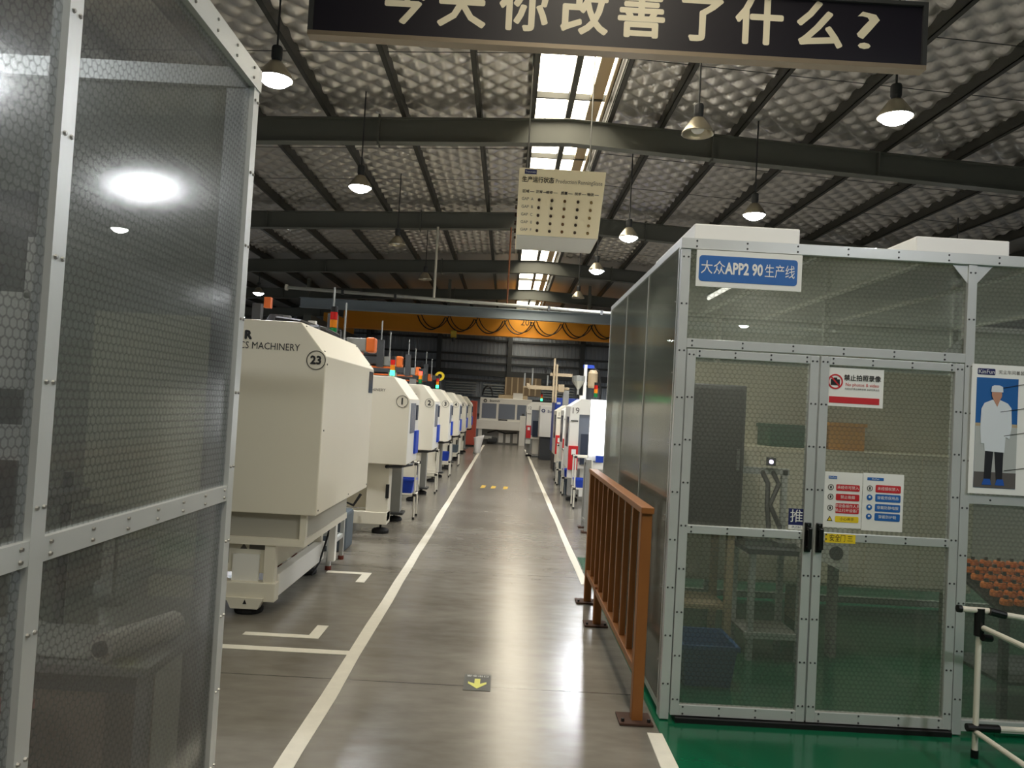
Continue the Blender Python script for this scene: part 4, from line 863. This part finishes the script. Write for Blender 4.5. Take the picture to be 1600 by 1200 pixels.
# doors
def door(x0, x1, hinge):
    d = MB(); sw = 0.048
    d.box(x0, x0 + sw, BY - 0.004, BY + 0.036, 0.035, 2.03); d.box(x1 - sw, x1, BY - 0.004, BY + 0.036, 0.035, 2.03)
    o = d.build('door', 'aluminium', bo, bevel=0.002)
    for z0, z1 in ((0.035, 0.092), (1.02, 1.065), (1.985, 2.03)): box(x0 + sw, x1 - sw, BY - 0.003, BY + 0.034, z0, z1, 'door_rail', 'aluminium', o, bevel=0.002)
    box(x0 + sw - 0.006, x1 - sw + 0.006, BY + 0.012, BY + 0.016, 0.085, 1.025, 'sheet_panel', 'sheet', o); box(x0 + sw - 0.006, x1 - sw + 0.006, BY + 0.012, BY + 0.016, 1.06, 1.99, 'sheet_panel', 'sheet', o)
    hx = (x1 - 0.026) if hinge == 'l' else (x0 + 0.026)
    h = MB(); h.box(hx - 0.017, hx + 0.017, BY - 0.016, BY - 0.004, 0.955, 1.115); ho = h.build('handle', 'joint_black', o, bevel=0.003)
    box(hx - 0.011, hx + 0.011, BY - 0.05, BY - 0.038, 0.975, 1.09, 'grip', 'joint_black', ho, bevel=0.004)
    for z in (0.98, 1.085): box(hx - 0.009, hx + 0.009, BY - 0.04, BY - 0.016, z - 0.008, z + 0.008, 'grip', 'joint_black', ho)
    cyl((hx, BY - 0.018, 1.104), (hx, BY - 0.016, 1.104), 0.004, 'screw', 'steel', ho, n=6)
    pts = []
    for xs in (x0, x1 - sw):
        z = 0.12
        while z < 2.0:
            if not (0.9 < z < 1.15 and abs(xs + sw / 2 - hx) < 0.05): pts += [(xs + 0.012, BY - 0.004, z), (xs + 0.036, BY - 0.004, z)]
            z += 0.235
    for z0, z1 in ((0.035, 0.092), (1.02, 1.065), (1.985, 2.03)):
        for k in range(4):
            x = x0 + sw + 0.02 + (x1 - x0 - 2 * sw - 0.04) * k / 3; pts += [(x, BY - 0.003, z0 + 0.01), (x, BY - 0.003, z1 - 0.01)]
    bolts(pts, o, (0, -1, 0), 0.006, 0.004, 'dark_grey')
door(0.976, 1.706, 'l'); door(1.716, 2.508, 'r')
pts = []
for x in (BX, 2.515, 4.10):
    z = 0.2
    while z < 2.6: pts += [(x + 0.012, BY, z), (x + 0.038, BY, z)]; z += 0.26
x = 1.0
while x < XE - 0.1:
    pts += [(x, BY - 0.006, 2.60), (x, BY - 0.006, 2.63)]
    if x < 2.5: pts += [(x, BY, 2.05), (x, BY, 2.076)]
    elif x > 2.6: pts += [(x, BY, 1.29), (x, BY, 0.06)]
    x += 0.28
for z in (0.3, 0.7, 1.1, 1.5, 1.9, 2.3):
    for y in (4.32, 5.187, 6.117, 7.11): pts.append((BX + 0.06 * 0, y, z))
bolts([p for p in pts if p[0] != BX], bo, (0, -1, 0), 0.006, 0.004, 'dark_grey')
bolts([p for p in pts if p[0] == BX], bo, (-1, 0, 0), 0.0055, 0.004)
# door sill dark strip
tag(box(1.0, 2.5, BY - 0.03, BY + 0.06, 0.004, 0.03, 'door_sill', 'black', org=(1.75, BY, 0)), 'black threshold strip under the booth doors', 'threshold')
# fan filter boxes on the roof
def ffu(x0, x1, label):
    f = thing('fan_filter_box', label, 'fan unit', ((x0 + x1) / 2, 5.1, 2.64), 'fan boxes on the booth roof')
    MB().prism([(x0, 2.64), (x1, 2.64), (x1, 2.80), (x0, 2.80)], 1, 4.5, 5.7).build('housing', 'white_plastic', f, bevel=0.008)
    MB().lathe(((x0 + x1) / 2, 5.1, 2.8), [(0.0, 0.03), (0.16, 0.03), (0.18, 0.0)], 20).build('fan_guard', 'galvanised', f)
ffu(1.05, 1.675, 'white fan filter box on the booth roof above the blue sign'); ffu(2.365, 2.92, 'white fan filter box on the booth roof right of the doors')
# signs
s1 = thing('line_sign', 'white sign with a blue field and white production line lettering', 'sign', (1.29, BY - 0.02, 2.375))
box(0.998, 1.58, BY - 0.024, BY - 0.012, 2.376, 2.578, 'board', 'paper_white', s1); flat(rrect(1.012, 1.555, 2.405, 2.548, 0.018), BY - 0.0245, 'sign_blue', s1, 'blue_field')
text('大众', 0.08, 'paper_white', (1.089, BY - 0.0275, 2.477), s1, fit=0.132); text('APP2 90', 0.088, 'paper_white', (1.26, BY - 0.0275, 2.478), s1, bold=0.003, fit=0.205); text('生产线', 0.078, 'paper_white', (1.457, BY - 0.0275, 2.474), s1, fit=0.165)
s2 = thing('no_photo_sign', 'white no photos sign with a red band on the right door', 'sign', (1.918, BY, 1.758))
YS = BY + 0.0105
box(1.766, 2.071, YS - 0.003, YS, 1.760, 1.973, 'board', 'paper_white', s2); yy = YS - 0.0035
flat(rect(1.772, 2.05, 1.778, 1.813), yy, 'sign_red', s2, 'red_band')
ring((1.803, 1.895), 0.034, 0.042, yy - 0.002, yy, 28).build('prohibition_ring', 'sign_red', s2)
flat(rect(1.778, 1.828, 1.875, 1.908), yy, 'ink', s2, 'camera_symbol'); flat(rect(1.793, 1.812, 1.907, 1.917), yy, 'ink', s2, 'camera_symbol'); flat([(1.772, 1.922), (1.778, 1.927), (1.834, 1.868), (1.828, 1.863)], yy - 0.0014, 'sign_red', s2, 'prohibition_bar')
text('禁止拍照录像', 0.036, 'ink', (1.952, yy - 0.002, 1.918), s2, bold=0.0006, sx=0.95); text('No photos & video', 0.026, 'sign_red', (1.952, yy - 0.002, 1.882), s2, sx=0.92); text('未经允许禁止拍照录像 违者后果自负', 0.0125, 'ink', (1.952, yy - 0.002, 1.858), s2, sx=0.95)
def notice(x0, x1, z0, z1, rows, label, logo, lw):
    s = thing('safety_notice', label, 'notice', ((x0 + x1) / 2, BY, z0), 'safety notices on the right door')
    box(x0, x1, YS - 0.003, YS, z0, z1, 'board', 'paper_white', s); y = YS - 0.0035; H = z1 - z0; W = x1 - x0
    flat(rect(x0 + 0.1 * W, x0 + (0.1 + lw) * W, z1 - 0.125 * H, z1 - 0.075 * H), y, 'sign_blue', s, 'logo_plate'); text(logo, 0.014, 'paper_white', (x0 + (0.1 + lw / 2) * W, y - 0.0018, z1 - 0.1 * H), s)
    for t0, t1, c, tx in rows:
        za, zb = z1 - t1 * H, z1 - t0 * H; zm = (za + zb) / 2
        flat(rrect(x0 + 0.31 * W, x0 + 0.93 * W, za, zb, 0.006), y, c, s, 'field'); lines = tx.split('/')
        for i, l in enumerate(lines): text(l, 0.02, 'ink' if c == 'sign_yellow' else 'paper_white', (x0 + 0.62 * W, y - 0.0018, zm + 0.012 * (len(lines) - 1) - 0.024 * i), s)
        cx = x0 + 0.17 * W
        if c == 'sign_yellow': MB().prism([(cx - 0.016, zm - 0.013), (cx + 0.016, zm - 0.013), (cx, zm + 0.016)], 1, y - 0.0012, y).build('symbol', 'ink', s); flat([(cx - 0.010, zm - 0.010), (cx + 0.010, zm - 0.010), (cx, zm + 0.009)], y - 0.0013, 'sign_yellow', s, 'symbol_fill')
        elif c == 'sign_blue': flat(disc(cx, zm, 0.016), y, 'sign_blue', s, 'symbol'); flat(disc(cx, zm + 0.003, 0.006, 10), y - 0.0013, 'paper_white', s, 'symbol_mark')
        else: ring((cx, zm), 0.012, 0.016, y - 0.0012, y, 20).build('symbol', 'ink_grey', s); flat(rect(cx - 0.004, cx + 0.004, zm - 0.007, zm + 0.007), y, 'ink', s, 'symbol_mark')
notice(1.768, 1.977, 1.094, 1.398, ((0.22, 0.335, 'sign_red', '未经许可禁入'), (0.39, 0.51, 'sign_red', '禁止吸烟'), (0.56, 0.74, 'sign_red', '非设备操作人员/禁止打开设备门'), (0.79, 0.90, 'sign_yellow', '小心夹手')), 'white safety notice with red and yellow fields, left of the pair', 'KinFun', 0.22)
notice(1.980, 2.205, 1.087, 1.402, ((0.20, 0.33, 'sign_red', '未经授权禁入'), (0.36, 0.49, 'sign_blue', '穿戴劳保用品'), (0.53, 0.66, 'sign_blue', '穿戴防静电服'), (0.69, 0.82, 'sign_blue', '穿戴防护鞋')), 'white safety notice with blue fields, right of the pair', 'KinFun', 0.4)
s4 = thing('push_sticker', 'small blue push sticker beside the door handle', 'sticker', (1.62, BY, 1.07))
box(1.578, 1.664, YS - 0.003, YS, 1.072, 1.185, 'sheet', 'navy', s4); flat(rect(1.578, 1.664, 1.072, 1.095), YS - 0.0035, 'paper_white', s4, 'white_band'); text('推', 0.075, 'paper_white', (1.621, YS - 0.005, 1.14), s4); text('PUSH', 0.02, 'navy', (1.621, YS - 0.0055, 1.083), s4)
s5 = thing('door_label', 'small yellow safety door label on the right door rail', 'label', (1.86, BY, 1.02))
box(1.778, 1.945, BY - 0.0055, BY - 0.0035, 1.012, 1.06, 'strip', 'sign_yellow', s5); text('安全门', 0.042, 'ink', (1.845, BY - 0.007, 1.036), s5, fit=0.085); text('三', 0.034, 'ink', (1.915, BY - 0.007, 1.036), s5)
# dress code poster
s6 = thing('dress_code_poster', 'white poster with a photo of a person in white coat and cap', 'poster', (2.95, BY - 0.02, 1.32))
PY = BY - 0.012
box(2.545, 3.30, PY - 0.004, PY, 1.325, 2.035, 'board', 'paper_white', s6); y = PY - 0.0045
flat(rect(2.572, 2.802, 1.358, 1.962), y, 'poster_blue', s6, 'photo_background'); flat(rect(2.572, 2.802, 1.36, 1.70), y - 0.0012, 'poster_grey', s6, 'photo_wall'); flat(rect(2.572, 2.802, 1.36, 1.445), y - 0.0018, 'poster_floor', s6, 'photo_floor')
flat(rect(2.572, 2.802, 1.695, 1.712), y - 0.0014, 'tan', s6, 'photo_ledge')
px = 2.682; y2 = y - 0.003
flat([(px - 0.055, 1.40), (px - 0.018, 1.40), (px - 0.008, 1.56), (px - 0.002, 1.56), (px + 0.012, 1.40), (px + 0.045, 1.40), (px + 0.048, 1.58), (px - 0.052, 1.58)], y2, 'trouser', s6, 'photo_trousers')
for dx in (-0.04, 0.032): flat([(px + dx - 0.026, 1.375), (px + dx + 0.026, 1.375), (px + dx + 0.018, 1.408), (px + dx - 0.016, 1.408)], y2 - 0.001, 'shoe_blue', s6, 'photo_shoe')
flat([(px - 0.057, 1.56), (px + 0.052, 1.555), (px + 0.056, 1.64), (px + 0.078, 1.63), (px + 0.088, 1.70), (px + 0.083, 1.80), (px + 0.062, 1.825), (px + 0.02, 1.842), (px - 0.022, 1.842), (px - 0.066, 1.822), (px - 0.082, 1.79), (px - 0.085, 1.68), (px - 0.078, 1.60), (px - 0.06, 1.60)], y2 - 0.0012, 'coat_white', s6, 'photo_coat')
flat([(px - 0.018, 1.842), (px + 0.018, 1.842), (px + 0.004, 1.805)], y2 - 0.0026, 'skin', s6, 'photo_neck'); flat([(px + 0.028 * math.cos(a), 1.872 + 0.036 * math.sin(a)) for a in [6.28318 * i / 18 for i in range(18)]], y2 - 0.003, 'skin', s6, 'photo_face')
flat([(px - 0.033, 1.885), (px + 0.033, 1.885), (px + 0.03, 1.915), (px + 0.012, 1.922), (px - 0.016, 1.922), (px - 0.03, 1.915)], y2 - 0.0044, 'coat_white', s6, 'photo_cap')
flat(rrect(2.575, 2.672, 1.978, 2.012, 0.005), y, 'navy', s6, 'logo_plate'); text('KinFun', 0.032, 'paper_white', (2.6235, y - 0.002, 1.994), s6)
text('无尘车间着装规范', 0.024, 'ink_grey', (2.69, y - 0.001, 1.994), s6, align='LEFT')
for z0, z1, x0 in ((1.906, 1.945, 2.708), (1.775, 1.81, 2.705), (1.645, 1.675, 2.728), (1.455, 1.48, 2.735)):
    MB().prism([(x0, z0), (2.88, z1), (2.88, z1 + 0.003), (x0, z0 + 0.003)], 1, y - 0.006, y - 0.005).build('pointer_line', 'ink', s6); flat(rect(2.88, 3.25, z1 - 0.03, z1 + 0.03), y, 'poster_grey', s6, 'text_field')

# ================================================================ inside the booth
sc = thing('equipment_cabinet', 'tall dark equipment cabinet on legs inside the booth', 'cabinet', (1.48, 5.7, 0))
box(1.24, 1.70, 5.45, 5.95, 0.86, 1.90, 'body', 'dark_grey', sc, bevel=0.01); box(1.26, 1.68, 5.44, 5.45, 0.9, 1.87, 'door', 'black', sc); box(1.64, 1.66, 5.42, 5.44, 1.3, 1.45, 'handle', 'steel', sc)
for x in (1.26, 1.62):
    for y in (5.48, 5.87): box(x, x + 0.05, y, y + 0.05, 0.004, 0.86, 'leg', 'tan', sc)
box(1.30, 1.64, 5.5, 5.9, 0.3, 0.33, 'shelf', 'tan', sc)
bin_(1.16, 1.50, 4.75, 5.15, 0.004, 0.26, 'bin_blue_dark', 'blue plastic bin on the green floor behind the left door')
wt = thing('test_bench', 'small aluminium test bench with hanging hoses behind the left door', 'bench', (1.95, 5.5, 0))
for x in (1.76, 2.10):
    for y in (5.35, 5.75): box(x - 0.02, x + 0.02, y - 0.02, y + 0.02, 0.004, 1.30 if y > 5.5 else 0.76, 'post', 'aluminium', wt)
box(1.715, 2.135, 5.3, 5.8, 0.74, 0.775, 'bench_top', 'dark_grey', wt); box(1.72, 2.14, 5.32, 5.36, 0.16, 0.2, 'rail', 'aluminium', wt); box(1.74, 2.12, 5.36, 5.74, 0.165, 0.18, 'lower_shelf', 'machine_grey', wt)
box(1.73, 2.13, 5.73, 5.77, 1.26, 1.31, 'cross_bar', 'aluminium', wt); box(1.72, 1.9, 5.4, 5.6, 0.775, 0.83, 'jig', 'steel', wt); box(1.95, 2.08, 5.4, 5.55, 0.775, 0.81, 'jig', 'steel', wt)
for dx, s_ in ((0.0, 1), (0.08, -1)): MB().tube([(1.93 + dx, 5.74, 1.28), (1.95 + dx, 5.66, 1.2), (1.9 + dx + 0.03 * s_, 5.6, 1.05), (1.93 + dx, 5.55, 0.9), (1.9 + dx, 5.5, 0.83)], 0.018, 6).build('hose', 'black', wt)
cyl((1.98, 5.70, 1.33), (1.98, 5.70, 1.39), 0.035, 'sensor', 'dark_grey', wt); cyl((1.97, 5.66, 1.36), (1.97, 5.672, 1.36), 0.015, 'sensor_light', mat('violet_glow', (200, 190, 255), 0.4, emit=(0.7, 0.6, 1.0), estr=6), wt)
wk = thing('white_cabinet', 'pale cabinet row along the back of the booth', 'cabinet', (2.6, 6.6, 0))
box(1.2, 3.9, 6.35, 6.75, 0.33, 1.45, 'body', 'cream', wk, bevel=0.01)
for k in range(6): box(1.22 + 0.447 * k, 1.64 + 0.447 * k, 6.335, 6.35, 0.36, 1.42, 'door', 'cream', wk)
for x in (1.22, 2.5, 3.84): box(x, x + 0.05, 6.4, 6.7, 0.004, 0.33, 'leg', 'tan', wk)
box(1.2, 3.9, 6.75, 6.79, 0.9, 2.15, 'back_panel', 'cream', wk)
ob = thing('orange_crate', 'orange crate on the pale cabinet behind the right door', 'crate', (2.85, 6.5, 1.45)); box(2.7, 3.0, 6.4, 6.7, 1.451, 1.68, 'body', 'crane_yellow', ob, bevel=0.01); box(2.69, 3.01, 6.39, 6.71, 1.65, 1.68, 'rim', 'crane_yellow', ob)
gx = thing('green_crate', 'dark green crate on the pale cabinet behind the right door', 'crate', (2.45, 6.5, 1.45)); box(2.2, 2.66, 6.4, 6.72, 1.451, 1.64, 'body', 'green_box', gx, bevel=0.01); box(2.19, 2.67, 6.39, 6.73, 1.61, 1.64, 'rim', 'green_box', gx)
wp = thing('white_machine', 'small white tilted machine cover behind the lower right door', 'machine', (2.33, 5.6, 0))
MB().prism([(2.15, 0.75), (2.45, 0.62), (2.45, 0.92), (2.15, 0.98)], 1, 5.4, 5.7).build('cover', 'white_plastic', wp); cyl((2.36, 5.395, 0.76), (2.36, 5.4, 0.76), 0.05, 'port', 'dark_grey', wp)
for x in (2.19, 2.41): box(x - 0.02, x + 0.02, 5.5, 5.6, 0.004, 0.72 if x < 2.3 else 0.65, 'leg', 'machine_grey', wp)
rm = thing('injection_machine', 'cream machine body standing directly behind the booth', 'machine', (2.8, 8.4, 0), GR)
box(1.35, 4.6, 8.0, 9.0, 0.35, 1.62, 'cover', 'cream', rm, bevel=0.02); box(1.5, 4.5, 8.1, 8.9, 0.08, 0.35, 'base', 'machine_grey', rm)
for x in (1.6, 4.4): foot(x, 8.5, rm, 0.1)
lt_ = thing('tube_light', 'slim tube light under the booth roof behind the upper pane', 'lamp', (1.38, 5.0, 2.5))
cyl((1.38, 4.5, 2.5), (1.38, 5.4, 2.5), 0.012, 'tube', mat('tube_glow', (240, 240, 235), 0.4, emit=(1.0, 0.97, 0.9), estr=1.6), lt_, n=10); box(1.365, 1.395, 4.48, 5.42, 2.513, 2.53, 'fitting', 'aluminium', lt_)
for y in (4.7, 5.2): cyl((1.38, y, 2.53), (1.38, y, 2.612), 0.004, 'wire', 'steel', lt_, n=5)
_l = bpy.data.lights.new('tube_lamp_light', 'AREA'); _l.shape = 'RECTANGLE'; _l.size = 0.06; _l.size_y = 0.9; _l.energy = 14; _l.color = (1.0, 0.95, 0.86)
_lo = bpy.data.objects.new('tube_lamp_light', _l); COL.objects.link(_lo); _lo.parent = lt_; _lo.location = (0, -0.05, -0.02)
# tray with orange parts, on a shelf in the right bay
tr_ = thing('part_rack', 'dark rack of tilted trays in the right bay of the booth', 'rack', (3.3, 4.8, 0))
for x in (2.98, 3.72): box(x - 0.02, x + 0.02, 5.02, 5.06, 0.004, 0.755, 'post', 'dark_grey', tr_); box(x - 0.02, x + 0.02, 4.50, 4.54, 0.004, 0.62, 'post', 'dark_grey', tr_)
MB().prism([(4.48, 0.60), (5.08, 0.78), (5.08, 0.80), (4.48, 0.62)], 0, 2.94, 3.76).build('tray', 'black', tr_); box(2.96, 3.74, 4.5, 5.06, 0.2, 0.22, 'shelf', 'dark_grey', tr_)
op = None
for j in range(6):
    for i in range(9):
        x = 3.0 + 0.085 * i; y = 4.54 + 0.095 * j; z = 0.637 + 0.3 * (y - 4.48)
        if op is None:
            op = thing('moulded_part', 'orange moulded part lying in the dark tilted tray', 'part', (x, y, z), 'orange parts in the tray')
            MB().lathe((x, y, z), [(0.0, 0.0), (0.034, 0.0), (0.036, 0.02), (0.03, 0.035), (0.018, 0.035), (0.0, 0.03)], 10).build('cap', 'orange_part', op); cyl((x, y, z + 0.03), (x, y, z + 0.055), 0.012, 'stem', 'black', op, n=6)
        else:
            c = copy_tree(op); c.location = (x, y, z)
# white pipe rack in front of the booth
pr = thing('pipe_rack', 'white coated pipe rack with black joints at the lower right', 'rack', (2.6, 3.9, 0))
X0, YR = 2.475, 3.95
def pipe(a, b, name='pipe'): return MB().tube([a, b], 0.0145, 12).build(name, 'pipe_white', pr)
def joint(a, b, r=0.02): return MB().tube([a, b], r, 12).build('joint', 'joint_black', pr)
pipe((X0, YR, 0.04), (X0, YR, 0.75), 'post'); joint((X0, YR, 0.004), (X0, YR, 0.045), 0.018)
joint((X0, YR, 0.62), (X0, YR, 0.76), 0.024)
pipe((X0 - 0.10, YR, 0.752), (X0 + 0.06, YR, 0.748)); joint((X0 - 0.115, YR, 0.753), (X0 - 0.095, YR, 0.752), 0.019); joint((X0 + 0.045, YR - 0.01, 0.75), (X0 + 0.12, YR - 0.02, 0.735))
pipe((X0 + 0.08, YR - 0.01, 0.74), (X0 + 1.3, YR - 0.1, 0.62)); pipe((X0 + 0.01, YR, 0.665), (X0 + 0.01, YR - 1.3, 0.665)); pipe((X0, YR, 0.155), (X0 + 1.3, YR, 0.155)); pipe((X0, YR, 0.135), (X0, YR - 1.3, 0.135))
joint((X0 - 0.045, YR, 0.155), (X0 + 0.12, YR, 0.155)); joint((X0, YR - 0.03, 0.62), (X0 + 0.05, YR - 0.02, 0.615), 0.018)
for a, b in ((X0 + 1.3, YR), (X0, YR - 1.3), (X0 + 1.3, YR - 1.3)): pipe((a, b, 0.0), (a, b, 0.75), 'post')
pipe((X0 + 1.3, YR, 0.62), (X0 + 1.3, YR - 1.3, 0.62)); pipe((X0, YR - 1.3, 0.62), (X0 + 1.3, YR - 1.3, 0.62))
